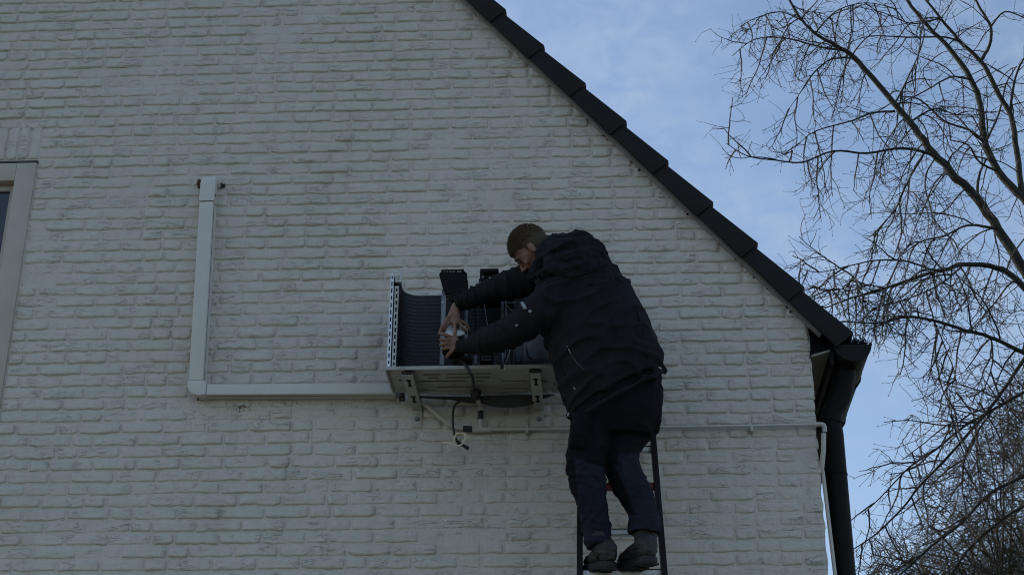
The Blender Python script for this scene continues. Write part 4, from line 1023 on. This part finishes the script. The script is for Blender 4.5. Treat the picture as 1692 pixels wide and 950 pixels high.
# eyes, brows, lips
for s_ in (-1, 1):
    e_ = B(); ell(e_, .0885, s_*.031, -.003, .008, .012, .009, None, 12, 8); e_.build('eye', MT['eye'], bo_, True)
    e_ = B(); e_.tube([H(.094, s_*.014, .016), H(.096, s_*.030, .023), H(.084, s_*.048, .019)], [.003, .004, .0025], 6); e_.build('eyebrow', MT['hair'], bo_, True)
    e_ = B(); e_.tube([H(.097, s_*.020, .002), H(.099, s_*.031, .005), H(.092, s_*.043, .001)], .0022, 6); e_.build('eyelash', MT['hair'], bo_, True)
e_ = B(); ell(e_, .0955, 0, -.066, .007, .019, .004, None, 12, 6); ell(e_, .0925, 0, -.074, .007, .016, .0045, None, 12, 6); e_.build('lips', MT['lips'], bo_, True)
# hair: longer on top, clipped at the sides and back
hb = B()
def shell(rx, ry, rz, ox, oz, cond, name, m_, lump, seed):
    bb = B(); nu, nv = 64, 40; vs, ok = [], []
    for i in range(nv+1):
        a = math.pi*i/nv
        for j in range(nu):
            t = 2*math.pi*j/nu; d = Vector((math.sin(a)*math.cos(t), math.sin(a)*math.sin(t), math.cos(a)))
            x, y, z = ox+rx*d.x, ry*d.y, oz+rz*d.z
            k = 1+lump*(noise.noise(Vector((d.x*9+seed, d.y*22, d.z*9)))+.6*noise.noise(Vector((d.x*26, d.y*40+seed, d.z*26))))
            c_ = cond(x, y, z); k2 = k*(1 if c_ > .006 else .955+.045*max(0, c_)/.006)
            vs.append(H(ox+(x-ox)*k2, y*k2, oz+(z-oz)*k2)); ok.append(c_ > -.003)
    fs = []
    for i in range(nv):
        for j in range(nu):
            q = (i*nu+j, (i+1)*nu+j, (i+1)*nu+(j+1) % nu, i*nu+(j+1) % nu)
            if all(ok[p_] for p_ in q): fs.append(q)
    bb.add(vs, fs); me = bb.mesh(name); bm = bmesh.new(); bm.from_mesh(me)
    bmesh.ops.delete(bm, geom=[v for v in bm.verts if not v.link_faces], context='VERTS'); bmesh.ops.remove_doubles(bm, verts=bm.verts[:], dist=.0003); bmesh.ops.recalc_face_normals(bm, faces=bm.faces[:]); bm.to_mesh(me); bm.free()
    me.materials.append(m_); return link(name, me, m_, man, True)
shell(.1005, .0795, .1025, -.008, .022, lambda x, y, z: z-.030-.35*max(0, x), 'hair', MT['hair'], .02, 3.3)
rnd = random.Random(21); tf = B()
for i in range(3200):
    u_ = rnd.uniform(-1, 1); t_ = rnd.uniform(0, 2*math.pi); zz = rnd.uniform(-.5, 1) if i > 1400 else rnd.random()**.7
    rr_ = math.sqrt(max(0, 1-zz*zz)); dx, dy = rr_*math.cos(t_), rr_*math.sin(t_)
    x, y, z = -.008+.100*dx, .079*dy, .022+.102*zz
    low_ = z < .030+.35*max(0, x)+rnd.gauss(0, .010)
    if low_ and (x > .012+max(0, z)*.9+rnd.gauss(0, .004) or z < -.05): continue
    n_ = Vector((dx, dy, zz)).normalized(); comb = Vector((.9, -.35*dy+rnd.gauss(0, .22), -.15+rnd.gauss(0, .15))); comb = (comb-n_*comb.dot(n_)).normalized()
    l_ = rnd.uniform(.014, .026)*(1.0 if z > .07 else .6)*(.38 if low_ else 1); a = Vector((x, y, z))-n_*.002; k_ = .25 if low_ else 1; b_ = a+comb*l_*.5+n_*rnd.uniform(.004, .009)*k_; c_ = a+comb*l_+n_*rnd.uniform(.001, .012)*k_
    tf.tube([H(*a), H(*b_), H(*c_)], [.0030, .0026, .0006], 3, cap=False)
to_ = tf.build('hair_tufts', MT['hair'], man, False, fix=False); to_['kind'] = 'stuff'
shell(.0995, .0785, .0985, -.008, .020, lambda x, y, z: min(z+.075, -(x-.012)+max(0, (z-.0))*.9, .03), 'clipped_hair', MT['fade'], .004, 1.3)

# ---- jacket
def ringpx(Lp, Rp, o_, th, n=28, pw=2.3, oo=0):
    a = P(*Lp, o_); b_ = P(*Rp, o_+oo); c_ = (a+b_)/2; h_ = (b_-a)/2; out = []
    yv = Vector((0, 1, 0))
    for j in range(n):
        t = 2*math.pi*j/n; ct, st_ = math.cos(t), math.sin(t)
        out.append(c_+h_*math.copysign(abs(ct)**(2/pw), ct)+yv*th*math.copysign(abs(st_)**(2/pw), st_))
    return out
jk = B()
secs = [((944, 689), (1095, 613), .60, .150), ((930, 655), (1098, 598), .60, .165), ((919, 620), (1096, 582), .60, .172), ((908, 588), (1086, 562), .60, .178), ((898, 556), (1072, 534), .60, .180),
        ((890, 525), (1056, 505), .60, .178), ((885, 494), (1039, 474), .60, .170), ((884, 465), (1019, 447), .60, .150), ((888, 442), (1000, 425), .60, .125), ((900, 422), (985, 412), .60, .095), ((915, 408), (975, 404), .60, .06)]
sp_ = spline([(*s_[0], *s_[1], s_[2], s_[3]) for s_ in secs], 3)
jk.rings([ringpx(s_[:2], s_[2:4], s_[4], s_[5]) for s_ in sp_])
def jt(pts, m_=5, n=18, bb=None, flat=1.0):
    s2 = spline([(*P(a, b_, o_), r_) for a, b_, o_, r_ in pts], m_); (bb or jk).tube([p[:3] for p in s2], [p[3] for p in s2], n, flat=flat)
near_arm = [(945, 482, .64, .112), (918, 495, .68, .110), (888, 518, .70, .098), (862, 538, .68, .088), (834, 552, .62, .080), (806, 562, .56, .072), (782, 569, .51, .056), (768, 572.5, .485, .040), (757, 573, .465, .032)]
far_arm = [(918, 448, .50, .105), (890, 455, .48, .100), (858, 467, .46, .088), (830, 474, .46, .078), (806, 482, .45, .064), (786, 490, .44, .058), (768, 498, .43, .050), (757, 503, .42, .034)]
jt(near_arm); jt(far_arm)
# hood and collar
jt([(880, 462, .60, .026), (886, 445, .66, .032), (896, 424, .69, .036), (906, 407, .69, .034), (918, 397, .66, .030), (930, 394, .60, .028)])
jt([(876, 460, .58, .020), (884, 440, .54, .026), (900, 410, .52, .03), (918, 396, .54, .03), (930, 394, .60, .028)])
jt([(912, 402, .62, .030), (935, 397, .64, .036), (958, 400, .65, .042), (978, 410, .64, .044), (984, 423, .62, .036)])
jt([(905, 440, .72, .030), (925, 430, .74, .036), (948, 426, .74, .040), (968, 424, .71, .042), (982, 420, .66, .036)])
jt([(900, 425, .70, .040), (925, 412, .70, .050), (955, 412, .68, .055), (975, 416, .64, .05)])
jt([(922, 392, .61, .010), (928, 387.5, .61, .008), (934, 393, .61, .010)])
jt([(890, 455, .70, .020), (912, 446, .745, .024), (936, 444, .755, .024), (958, 438, .75, .022), (978, 432, .70, .02)])
# hem band and skirt corner
jt([(941, 690, .70, .017), (962, 684, .745, .017), (1000, 662, .765, .017), (1045, 637, .755, .017), (1080, 620, .70, .017), (1096, 612, .62, .017)])
me = remeshed(jk, .0075, 4, .5)
def seg_t(p, pts):
    best = (9e9, 0, None)
    for i in range(len(pts)-1):
        a, b_ = pts[i], pts[i+1]; ab = b_-a; t = max(0, min(1, (p-a).dot(ab)/ab.length_squared)); d = (p-(a+ab*t)).length
        if d < best[0]: best = (d, i+t, ab.normalized())
    return best
na = [P(a, b_, o_) for a, b_, o_, r_ in near_arm]; fa_ = [P(a, b_, o_) for a, b_, o_, r_ in far_arm]
NRM = mnp(me)[1].tolist(); NEW = []
for v in me.vertices:
    p = v.co.copy(); d1 = seg_t(p, na[1:]); d2 = seg_t(p, fa_[1:]); px, py = pix(p)
    disp = 0
    if min(d1[0], d2[0]) < .12 and px < 900:
        d_, t, ax = d1 if d1[0] < d2[0] else d2
        s_ = t*6.5+noise.noise(p*7)*3.6+noise.noise(p*15)*1.2+p.y*7+(p.z)*9
        w_ = max(0, .45+.9*noise.noise(p*7+Vector((4, 0, 0))))
        disp = .0125*(1-abs(math.sin(s_*.8)))**2*w_*1.6-.004
        if t > len(na)-3.2 and d1[0] < d2[0]: disp *= .4
    else:
        q = Vector((p.x*5+p.z*3.5, p.y*4, p.z*9-p.x*5)); n_ = noise.noise(q+Vector((noise.noise(p*3)*1.2, 0, 0)))
        disp = .017*(1-min(1, abs(n_)*3.0))**2+.008*noise.noise(p*7)-.002
        if py < 470: disp += .008*noise.noise(p*22)+.010*(1-min(1, abs(noise.noise(Vector((p.x*16, p.y*16, p.z*26))))*3))**2
        if py > 600: disp += .007*noise.noise(Vector((p.x*6-p.z*4, 3, p.z*20)))
    NEW += list(p+Vector(NRM[v.index])*(disp-.003))
me.vertices.foreach_set('co', NEW); me.update()
me.materials.append(MT['jacket']); me.materials.append(MT['cuff'])
for f in me.polygons:
    px, py = pix(f.center)
    if px < 768 and py > 545: f.material_index = 1
    elif px < 768 and py < 520: f.material_index = 1
    elif py > 0 and f.center.y < -.5 and px < 895 and py > 548+(895-px)*.20 and px < 870: f.material_index = 1
jo = link('jacket', me, MT['jacket'], man, True)
c = B()
def surf_strip(pts, wd, m_, name, lift=.004, parent=jo):
    """small trim piece laid on the jacket surface along picture points"""
    bb = B(); q = []
    for px, py in pts:
        d = (Fv+Rv*((px-IW/2)/FPX)-Uv*((py-IH/2)/FPX)).normalized()
        hit = _bvh.ray_cast(CAM, d); 
        if hit[0] is None: continue
        q.append(hit[0]+hit[1]*lift*.3)
    if len(q) < 2: return
    bb.tube(q, wd, 6); return bb.build(name, m_, parent, True)
from mathutils.bvhtree import BVHTree
_bvh = BVHTree.FromPolygons([v.co for v in me.vertices], [list(p_.vertices) for p_ in me.polygons])
surf_strip([(863, 501), (866, 506), (868, 511)], .009, MT['reflect'], 'reflective_tab')
surf_strip([(874, 514), (878, 516)], .008, MT['reflect'], 'reflective_tab')
surf_strip([(852, 539), (856, 536)], .004, MT['reflect'], 'sleeve_tag')
surf_strip([(937, 572), (940, 578), (944, 586)], .0035, MT['post'], 'pocket_zip')  # paler stretch of the zip, its shine put into the colour
surf_strip([(944, 586), (952, 597), (960, 606), (966, 612)], .0045, MT['black'], 'pocket_zip')
surf_strip([(898, 560), (906, 590), (917, 625), (929, 656), (938, 678), (942, 688)], .0035, MT['black'], 'front_zip')
surf_strip([(940, 682), (938, 688)], .0045, MT['reflect'], 'zip_pull')
surf_strip([(908, 552), (925, 600), (940, 640), (955, 676)], .003, MT['cuff'], 'seam')
surf_strip([(1050, 505), (1062, 545), (1070, 590), (1074, 612)], .003, MT['cuff'], 'seam')
surf_strip([(885, 545), (850, 562), (800, 580)], .003, MT['cuff'], 'seam')
surf_strip([(893, 470), (905, 500), (912, 530), (905, 552)], .003, MT['cuff'], 'seam')
surf_strip([(918, 452), (945, 458), (975, 450), (1002, 436)], .0035, MT['cuff'], 'seam')
surf_strip([(960, 668), (990, 655), (1030, 634), (1070, 612)], .0028, MT['cuff'], 'seam')
surf_strip([(948, 640), (952, 644)], .0035, MT['post'], 'press_stud')
surf_strip([(1088, 607), (1092, 609)], .0035, MT['wire'], 'press_stud')
def ring_cuff(pt, nx_, r_, o_):
    bb = B(); a = P(*pt, o_); b_ = P(*nx_, o_+.01); bb.tube([a, a+(b_-a)*.5, b_], [r_*.96, r_*1.06, r_], 18); return bb.build('cuff', MT['cuff'], jo, True)
ring_cuff((756.5, 573), (767, 572.5), .0355, .465); ring_cuff((755.5, 503.5), (764, 499.5), .036, .42)

# ---- trousers
tj = B()
hips = [((945, 668), (1093, 618), .59, .135), ((943, 690), (1092, 660), .59, .140), ((941, 712), (1090, 690), .59, .135), ((940, 730), (1078, 722), .59, .118)]
sp_ = spline([(*s_[0], *s_[1], s_[2], s_[3]) for s_ in hips], 3)
tj.rings([ringpx(s_[:2], s_[2:4], s_[4], s_[5]) for s_ in sp_])
left = [((941, 705), (1012, 700), .63, .120), ((938, 735), (1008, 735), .64, .108), ((935, 765), (1000, 765), .65, .096), ((940, 795), (1002, 795), .65, .084), ((949, 822), (1003, 820), .64, .076), ((956, 848), (1006, 848), .62, .070), ((961, 872), (1007, 872), .60, .066), ((964, 890), (1009, 886), .59, .070), ((970, 908), (1008, 894), .60, .064)]
right = [((985, 700), (1089, 690), .56, .118), ((990, 725), (1076, 720), .57, .108), ((995, 748), (1058, 745), .58, .098), ((999, 772), (1060, 768), .59, .088), ((1004, 794), (1069, 790), .60, .080), ((1016, 818), (1079, 815), .60, .075), ((1034, 840), (1084, 838), .60, .070), ((1037, 862), (1090, 862), .61, .072), ((1037, 880), (1092, 882), .62, .070)]
for leg in (left, right):
    sp_ = spline([(*s_[0], *s_[1], s_[2], s_[3]) for s_ in leg], 3); tj.rings([ringpx(s_[:2], s_[2:4], s_[4], s_[5]*.9, 22, 2.1) for s_ in sp_])
# holster pocket hanging at the left thigh, and the tool pocket at the right hip
tj.rings([ringpx(*s_, 16, 3) for s_ in [((948, 683), (974, 680), .72, .045), ((945, 700), (972, 698), .73, .050), ((941, 722), (968, 722), .73, .050), ((939, 738), (962, 744), .72, .04)]])
tj.rings([ringpx(*s_, 16, 3) for s_ in [((1072, 640), (1095, 640), .58, .06), ((1070, 665), (1094.5, 665), .58, .07), ((1066, 700), (1092, 700), .58, .06), ((1064, 716), (1086, 716), .58, .045)]])
me = remeshed(tj, .0070, 4, .5)
NRM = mnp(me)[1].tolist(); NEW = []
for v in me.vertices:
    p = v.co.copy(); px, py = pix(p)
    w1 = math.exp(-((py-775)/38)**2)+math.exp(-((py-868)/26)**2)*1.2+.35
    q = Vector((p.x*8+p.z*7, p.y*7, p.z*17-p.x*4)); n_ = noise.noise(q+Vector((0, noise.noise(p*5), 0)))
    q2 = Vector((p.x*9-p.z*6, p.y*8, p.z*15+p.x*5+9)); n2_ = noise.noise(q2)
    n3_ = noise.noise(Vector((p.x*16+p.z*3, p.y*10, p.z*4+5))); NEW += list(p+Vector(NRM[v.index])*(.0068*w1*((1-min(1, abs(n_)*3))**2-.25)+.0055*w1*((1-min(1, abs(n2_)*3))**2-.25)+.0065*(1-w1*.4)*((1-min(1, abs(n3_)*3))**2-.25)+.003*noise.noise(p*8)))
me.vertices.foreach_set('co', NEW); me.update()
me.materials.append(MT['navy']); me.materials.append(MT['holster_shade'])
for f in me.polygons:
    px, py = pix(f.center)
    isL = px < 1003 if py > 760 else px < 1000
    dark = py < 752+(px-940)*.35 if isL else py < 752+(px-1000)*-.1+(18 if px < 1020 else 0)  # thighs darkened: shade under the jacket put into the colour, with black pockets
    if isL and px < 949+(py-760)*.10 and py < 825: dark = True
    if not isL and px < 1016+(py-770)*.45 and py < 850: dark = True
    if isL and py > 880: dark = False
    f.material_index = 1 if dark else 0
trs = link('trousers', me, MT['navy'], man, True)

# ---- boots
def boot(ank, ao, heelp, ho, toep, to_, lift, r_sh):
    a = P(*ank, ao); hl = P(*heelp, ho); toe = P(*toep, to_); d = (toe-hl).normalized(); up = (Vector((0, 0, 1))-d*d.z).normalized(); sd2 = d.cross(up)
    Lf = (toe-hl).length
    bb = B()
    # (along, half width, bottom, top)
    S_ = [(-.02, .020, .028, .085), (.02, .034, .016, .115), (.10, .038, .012, .125), (.25, .040, .012, .125), (.42, .042, .012, .108), (.60, .050, .012, .085), (.78, .052, .012, .068), (.92, .042, .014, .056), (1.0, .022, .018, .044)]
    rg = []
    for t, w2, b0, t0 in S_:
        c_ = hl+d*Lf*t+up*((b0+t0)/2); h2 = (t0-b0)/2
        rg.append([c_+sd2*(w2*math.copysign(abs(math.cos(q))**.8, math.cos(q)))+up*(h2*math.copysign(abs(math.sin(q))**.8, math.sin(q))) for q in [2*math.pi*j/18 for j in range(18)]])
    bb.rings(rg)
    foot = hl+d*Lf*.20+up*.06
    bb.tube([foot, foot+(a-foot)*.45, a], [.050, .050, r_sh], 18); bb.tube([foot+(a-foot)*.72, foot+(a-foot)*.86, a], [r_sh+.004, r_sh+.009, r_sh+.006], 18)
    me = remeshed(bb, .0055, 3, .5)
    NR = mnp(me)[1].tolist(); NW = []
    for v in me.vertices:
        p = v.co; NW += list(p+Vector(NR[v.index])*(.004*(1-min(1, abs(noise.noise(Vector((p.x*20, p.y*20, p.z*38))))*3))**2+.002*noise.noise(p*30)))
    me.vertices.foreach_set('co', NW); me.update()
    me.materials.append(MT['boot']); o_ = link('boot', me, MT['boot'], man, True)
    s_ = B(); outl = [(-.035, .0), (-.02, .024), (.04, .037), (.18, .041), (.40, .041), (.62, .054), (.80, .056), (.95, .043), (1.02, .022), (1.035, 0)]
    pts = outl+[(t, -w_) for t, w_ in outl[-2:0:-1]]
    def lay(z, sc2): return [hl+d*Lf*(.5+(t-.5)*sc2)+sd2*w_*sc2+up*z for t, w_ in pts]
    s_.rings([lay(-.012, .97), lay(-.008, 1.0), lay(.014, 1.0), lay(.020, .97)])
    for t in [.0, .06, .12, .18, .38, .46, .54, .62, .70, .78, .86, .94]:
        w_ = .036 if t < .3 else .046; s_.rbox(hl+d*Lf*t+up*-.013, (.011, w_*2, .010), .002, Matrix((d, sd2, up)).transposed(), seg=1)
    s_.build('sole', MT['sole'], o_, auto=True)
    for k_ in range(3):
        l_ = B(); t = .42-k_*.08; z = .118+k_*.012; c_ = hl+d*Lf*t+up*z; l_.tube([c_-sd2*.026, c_+up*.006, c_+sd2*.026], .003, 6); l_.build('lace', MT['black'], o_, True)
boot((987, 884), .59, (1008, 934), .64, (975, 944), .40, 0, .052)
boot((1066, 872), .60, (1077, 925), .68, (1028, 942), .46, 0, .054)

# ------------------------------------------------------------------ trees
def tree(name, label, limbs, off_, trunkbase, seed, dens, bark, twigm, levels=3, droop=.5, lat=(.5, 1.3), rad=(1, 1, 1), group=None, extra=None, pxcut=1180):
    rnd = random.Random(seed)
    root = empty(name, trunkbase); tag(root, label, 'tree', group)
    tk = B(); cr_ = B(); cr2 = B()
    def poly(start, d, ln, r0, r1, n, droop_, wob):
        pts = [Vector(start)]; d = Vector(d).normalized(); 
        for i in range(n):
            f = i/n
            d = (d+Vector((rnd.gauss(0, wob), rnd.gauss(0, wob), rnd.gauss(0, wob)-droop_*(1-f*1.7)))).normalized()
            pts.append(pts[-1]+d*ln/n)
        return pts, [r0+(r1-r0)*i/n for i in range(n+1)]
    def side(T, spread, dn):
        a = Vector((rnd.gauss(0, 1), rnd.gauss(0, .8), rnd.gauss(0, 1))); a = (a-T*a.dot(T)).normalized()
        return (T*(1-spread)+a*spread+Vector((0, 0, -dn))).normalized()
    def grow(pts, rads, lev, lnpar, frm=0.1):
        tot = sum((pts[i+1]-pts[i]).length for i in range(len(pts)-1))
        sp_ = dens[lev]; n = max(1, int(tot*(1-frm*.9)/sp_*rnd.uniform(.85, 1.25)))
        for k in range(n):
            t = frm+(1-frm)*(k+rnd.random())/n; s_ = t*(len(pts)-1); i = min(int(s_), len(pts)-2); q = pts[i].lerp(pts[i+1], s_-i); T = (pts[i+1]-pts[i]).normalized()
            if lev == 0: ln = rnd.uniform(*lat)*(1-.52*t); r0, r1, ns, dr, wb = .0085*rad[0], .0034*rad[0], 9, droop*.30, .11
            elif lev == 1: ln = rnd.uniform(.35, .8)*lnpar*(1-.5*t); r0, r1, ns, dr, wb = .0044*rad[1], .0026*rad[1], 6, droop*.20, .15
            else: ln = rnd.uniform(.07, .24); r0, r1, ns, dr, wb = .0026*rad[2], .0017*rad[2], 4, -.16, .15
            d = side(T, rnd.uniform(.45, .8), .25*droop if lev == 0 else .08*droop)
            p2, r2_ = poly(q, d, ln, r0, r1, ns, dr, wb)
            cr_.tube(p2, r2_, 3 if lev else 4, cap=False)
            if lev == 2 or rnd.random() < .8:       # bud at the tip
                e = p2[-1]; dd = (p2[-1]-p2[-2]).normalized()*.016; cr_.tube([e, e+dd*.5, e+dd], [.0024, .0042, .0012], 3, cap=False)
            if lev+1 < levels: grow(p2, r2_, lev+1, ln)
    for lb in limbs:
        pp = lb['p']; o0 = lb.get('o', off_); o1 = lb.get('o1', o0); n_ = len(pp)
        ctl = []
        for i, q in enumerate(pp):
            o_ = o0+(o1-o0)*i/(n_-1); w_ = P(q[0], q[1], o_); s_ = zdepth(w_)/FPX; ctl.append((*w_, q[2]*s_*.86))
        s2 = spline(ctl, 4); pts = [Vector(p[:3]) for p in s2]; rads = [max(.003, p[3]) for p in s2]
        for i in range(1, len(pts)-1): pts[i] += Vector((rnd.gauss(0, .15), rnd.gauss(0, .15), rnd.gauss(0, .15)))*rads[i]
        if lb.get('down'):
            bx_, r_ = trunkbase, lb['down']; a = pts[0]; mid = Vector((a.x*.35+bx_[0]*.65, a.y*.4+bx_[1]*.6, a.z*.55))
            s3 = spline([(*bx_, r_), (*mid, r_*.8), (*a, rads[0])], 6); pts = [Vector(p[:3]) for p in s3[:-1]]+pts; rads = [p[3] for p in s3[:-1]]+rads
            fr0 = len(s3)/len(pts)
        else: fr0 = .04
        big = rads[len(rads)//2] > .012
        tk.tube(pts, rads, 10 if big else 6)
        if lb.get('down'):                     # twigs only along the limb itself, none on the bare stem
            i0 = min(int(fr0*len(pts)), len(pts)-3); grow(pts[i0:], rads[i0:], 0, 1, .02)
        else: grow(pts, rads, 0, 1, fr0)
    tk.build('trunk', bark, root, True, fix=False)
    cr_.build('crown', twigm, root, False, fix=False)
    return root
A = [
 dict(p=[(1692, 445, 10), (1650, 379, 9), (1614, 328, 8.4), (1569, 283, 7.8), (1534, 243, 7), (1503, 202, 6.2), (1478, 172, 5.6), (1443, 131, 5), (1412, 96, 5), (1382, 76, 3.6), (1347, 56, 3), (1326, 35, 2.6), (1304, 0, 2.2), (1290, -35, 1.6)], down=.16),
 dict(p=[(1569, 283, 4), (1544, 258, 3.2), (1493, 245, 2.8), (1433, 253, 2.2), (1377, 250, 2), (1326, 268, 1.7), (1281, 265, 1.3), (1235, 258, 1.1), (1200, 237, .7)], o1=-6.2),
 dict(p=[(1412, 96, 3), (1397, 86, 2.4), (1347, 76, 1.9), (1296, 63, 1.5), (1246, 66, 1.1), (1210, 93, .7)], o1=-7.6),
 dict(p=[(1478, 184, 2.6), (1442, 187, 1.8), (1407, 200, 1.5), (1347, 217, 1.1), (1321, 237, .7)], o1=-6.4),
 dict(p=[(1412, 96, 2), (1375, 98, 1.6), (1345, 120, 1.2), (1318, 160, .8), (1300, 185, .6)], o1=-6.6),
 dict(p=[(1650, 379, 3), (1600, 372, 2.2), (1560, 390, 1.8), (1520, 400, 1.4), (1480, 430, .8)], o1=-6.2),
 dict(p=[(1534, 243, 2.4), (1500, 300, 1.8), (1480, 345, 1.4), (1440, 390, .9)], o1=-6.3),
 dict(p=[(1478, 172, 2.2), (1500, 130, 1.6), (1520, 80, 1.2), (1518, 30, .8)], o1=-7.8),
 dict(p=[(1347, 56, 1.6), (1380, 20, 1.2), (1430, 5, 1), (1480, 15, .8)], o1=-7.8),
 dict(p=[(1503, 202, 2.2), (1545, 180, 1.7), (1580, 190, 1.4), (1625, 190, 1.0)], o1=-7.6),
 dict(p=[(1326, 35, 1.5), (1290, 20, 1.1), (1250, 30, .9), (1222, 45, .6)], o1=-6.5),
]
Bt = [
 dict(p=[(1692, 328, 8), (1650, 283, 7), (1627, 237, 6.4), (1620, 177, 5.6), (1604, 131, 5.2), (1569, 81, 4.4), (1534, 45, 3.6), (1498, 0, 3), (1480, -30, 2.4)], down=.15),
 dict(p=[(1690, 322, 6), (1680, 253, 5.4), (1670, 192, 5), (1645, 146, 4.6), (1620, 101, 4.2), (1584, 66, 3.2), (1554, 30, 2.6), (1529, 0, 2.2)], down=.12),
 dict(p=[(1620, 101, 3.6), (1635, 76, 3), (1637, 45, 2.8), (1622, 18, 2.4), (1609, -5, 2)]),
 dict(p=[(1620, 101, 2.6), (1590, 72, 2), (1560, 62, 1.7), (1500, 62, 1.5), (1440, 60, 1.1), (1400, 72, .8)], o1=-8),
 dict(p=[(1627, 237, 3), (1600, 215, 2.2), (1560, 200, 1.8), (1520, 165, 1.5), (1490, 160, 1)], o1=-8),
 dict(p=[(1604, 131, 2.4), (1570, 128, 1.8), (1530, 150, 1.4), (1480, 175, 1)], o1=-7.8),
 dict(p=[(1670, 192, 3), (1675, 140, 2.2), (1690, 100, 1.8), (1720, 70, 1.2)]),
 dict(p=[(1627, 237, 2.6), (1650, 190, 2), (1662, 140, 1.6), (1680, 110, 1.2)], o1=-9.4),
 dict(p=[(1637, 45, 2), (1660, 20, 1.5), (1692, 30, 1.1)]),
 dict(p=[(1650, 283, 2.6), (1618, 268, 2), (1600, 240, 1.6), (1570, 232, 1)], o1=-8),
 dict(p=[(1614, 328, 3), (1618, 290, 2.4), (1630, 262, 1.6)]),
 dict(p=[(1554, 30, 1.6), (1510, 40, 1.3), (1460, 22, 1), (1410, 10, .8)], o1=-8),
]
Dt = [
 dict(p=[(1700, 482, 6.4), (1675, 458, 6), (1648, 442, 5.2), (1592, 437, 4.2), (1560, 446, 3.4), (1531, 453, 3), (1464, 476, 2.4), (1408, 492, 1.8), (1363, 509, 1.2)], down=.14),
 dict(p=[(1592, 437, 3), (1548, 447, 2.2), (1500, 432, 1.8), (1450, 430, 1.4), (1400, 440, 1.1), (1350, 450, .8), (1315, 440, .6)], o1=-4.6),
 dict(p=[(1700, 586, 4.6), (1675, 575, 4.2), (1637, 557, 3.6), (1592, 545, 3.2), (1542, 529, 2.8), (1497, 524, 2.4), (1453, 534, 1.8), (1397, 531, 1.1)], o=-5.2, o1=-4.4, down=.09),
 dict(p=[(1592, 437, 2), (1560, 465, 1.6), (1510, 490, 1.3), (1440, 510, 1)], o1=-4.6),
 dict(p=[(1542, 529, 1.8), (1560, 570, 1.3), (1580, 630, 1), (1570, 690, .7)], o1=-5.2),
 dict(p=[(1464, 476, 1.4), (1420, 470, 1), (1380, 480, .8), (1340, 475, .6)], o1=-4.4),
 dict(p=[(1637, 557, 2), (1640, 600, 1.5), (1620, 660, 1), (1600, 710, .7)]),
]
Ft = [
 dict(p=[(1705, 570, 4), (1692, 593, 3.8), (1659, 643, 3.4), (1615, 699, 3), (1559, 762, 2.6), (1520, 802, 2.2), (1492, 838, 1.9), (1447, 882, 1.5), (1403, 911, 1)], down=.15),
 dict(p=[(1705, 640, 3.2), (1642, 676, 2.8), (1592, 705, 2.4), (1548, 741, 2), (1503, 771, 1.6), (1464, 812, 1.2), (1425, 850, .8)], down=.07),
 dict(p=[(1705, 780, 3.6), (1637, 815, 3), (1592, 860, 2.6), (1542, 900, 2.2), (1492, 945, 1.8), (1460, 980, 1.2)], down=.08),
 dict(p=[(1700, 830, 3.6), (1640, 870, 3), (1590, 920, 2.4), (1560, 975, 2)], down=.08),
 dict(p=[(1615, 699, 2), (1570, 700, 1.5), (1530, 730, 1.1), (1490, 760, .8)]),
 dict(p=[(1642, 676, 2), (1600, 740, 1.7), (1590, 800, 1.4), (1600, 860, 1)]),
]
tree('bare_tree', 'bare tree whose thick limb climbs leftward from the right edge to the top edge', A, -7, (7.2, 8.0, 0), 11, (.17, .095, .09), MT['bark'], MT['twig'], droop=.85, lat=(.4, 1.15))
tree('bare_tree', 'bare tree with two steep forked stems rising in the top right corner', Bt, -8.6, (8.4, 9.4, 0), 12, (.27, .13, .12), MT['bark'], MT['twig'], droop=.45, lat=(.4, 1.1))
tree('bare_tree', 'bare tree stretching two low near-level boughs left towards the gutter', Dt, -5.4, (6.9, 5.6, 0), 13, (.115, .08, .08), MT['bark'], MT['twig'], droop=.65, lat=(.35, .95))
tree('bare_tree', 'bare tree with thin boughs sweeping down to the left in the lower right corner', Ft, -6.4, (7.9, 6.6, 0), 14, (.18, .11, .10), MT['bark'], MT['twig'], droop=.35, lat=(.4, 1.1))
# dense olive tree further back, upright fan of stems
rnd = random.Random(5); fan = []
for i in range(54):
    x0 = rnd.uniform(1600, 1850); tx = rnd.uniform(1440, 1780); ty = 600+max(0, (1690-tx))*1.3+rnd.uniform(-10, 80)
    ox = rnd.uniform(-13, -10.5); bow = rnd.uniform(10, 60)
    fan.append(dict(p=[(x0, 1180, 3.4), (x0*.65+tx*.35+bow, 1020, 2.4), (x0*.3+tx*.7+bow*.8, ty*.6+1000*.4, 1.5), (tx, min(ty, 930), .6)], o=-11.5, o1=ox))
fan[0]['down'] = .2
tree('dense_tree', 'dense olive brown tree filling the lower right corner behind the bare boughs', fan, -11.5, (8.2, 11.5, 0), 15, (.115, .085, .08), MT['bark'], MT['twig2'], droop=.3, lat=(.4, 1.0), rad=(.8, .85, .9))
print('tris', sum(len(o.data.polygons) for o in bpy.data.objects if o.type == 'MESH'))
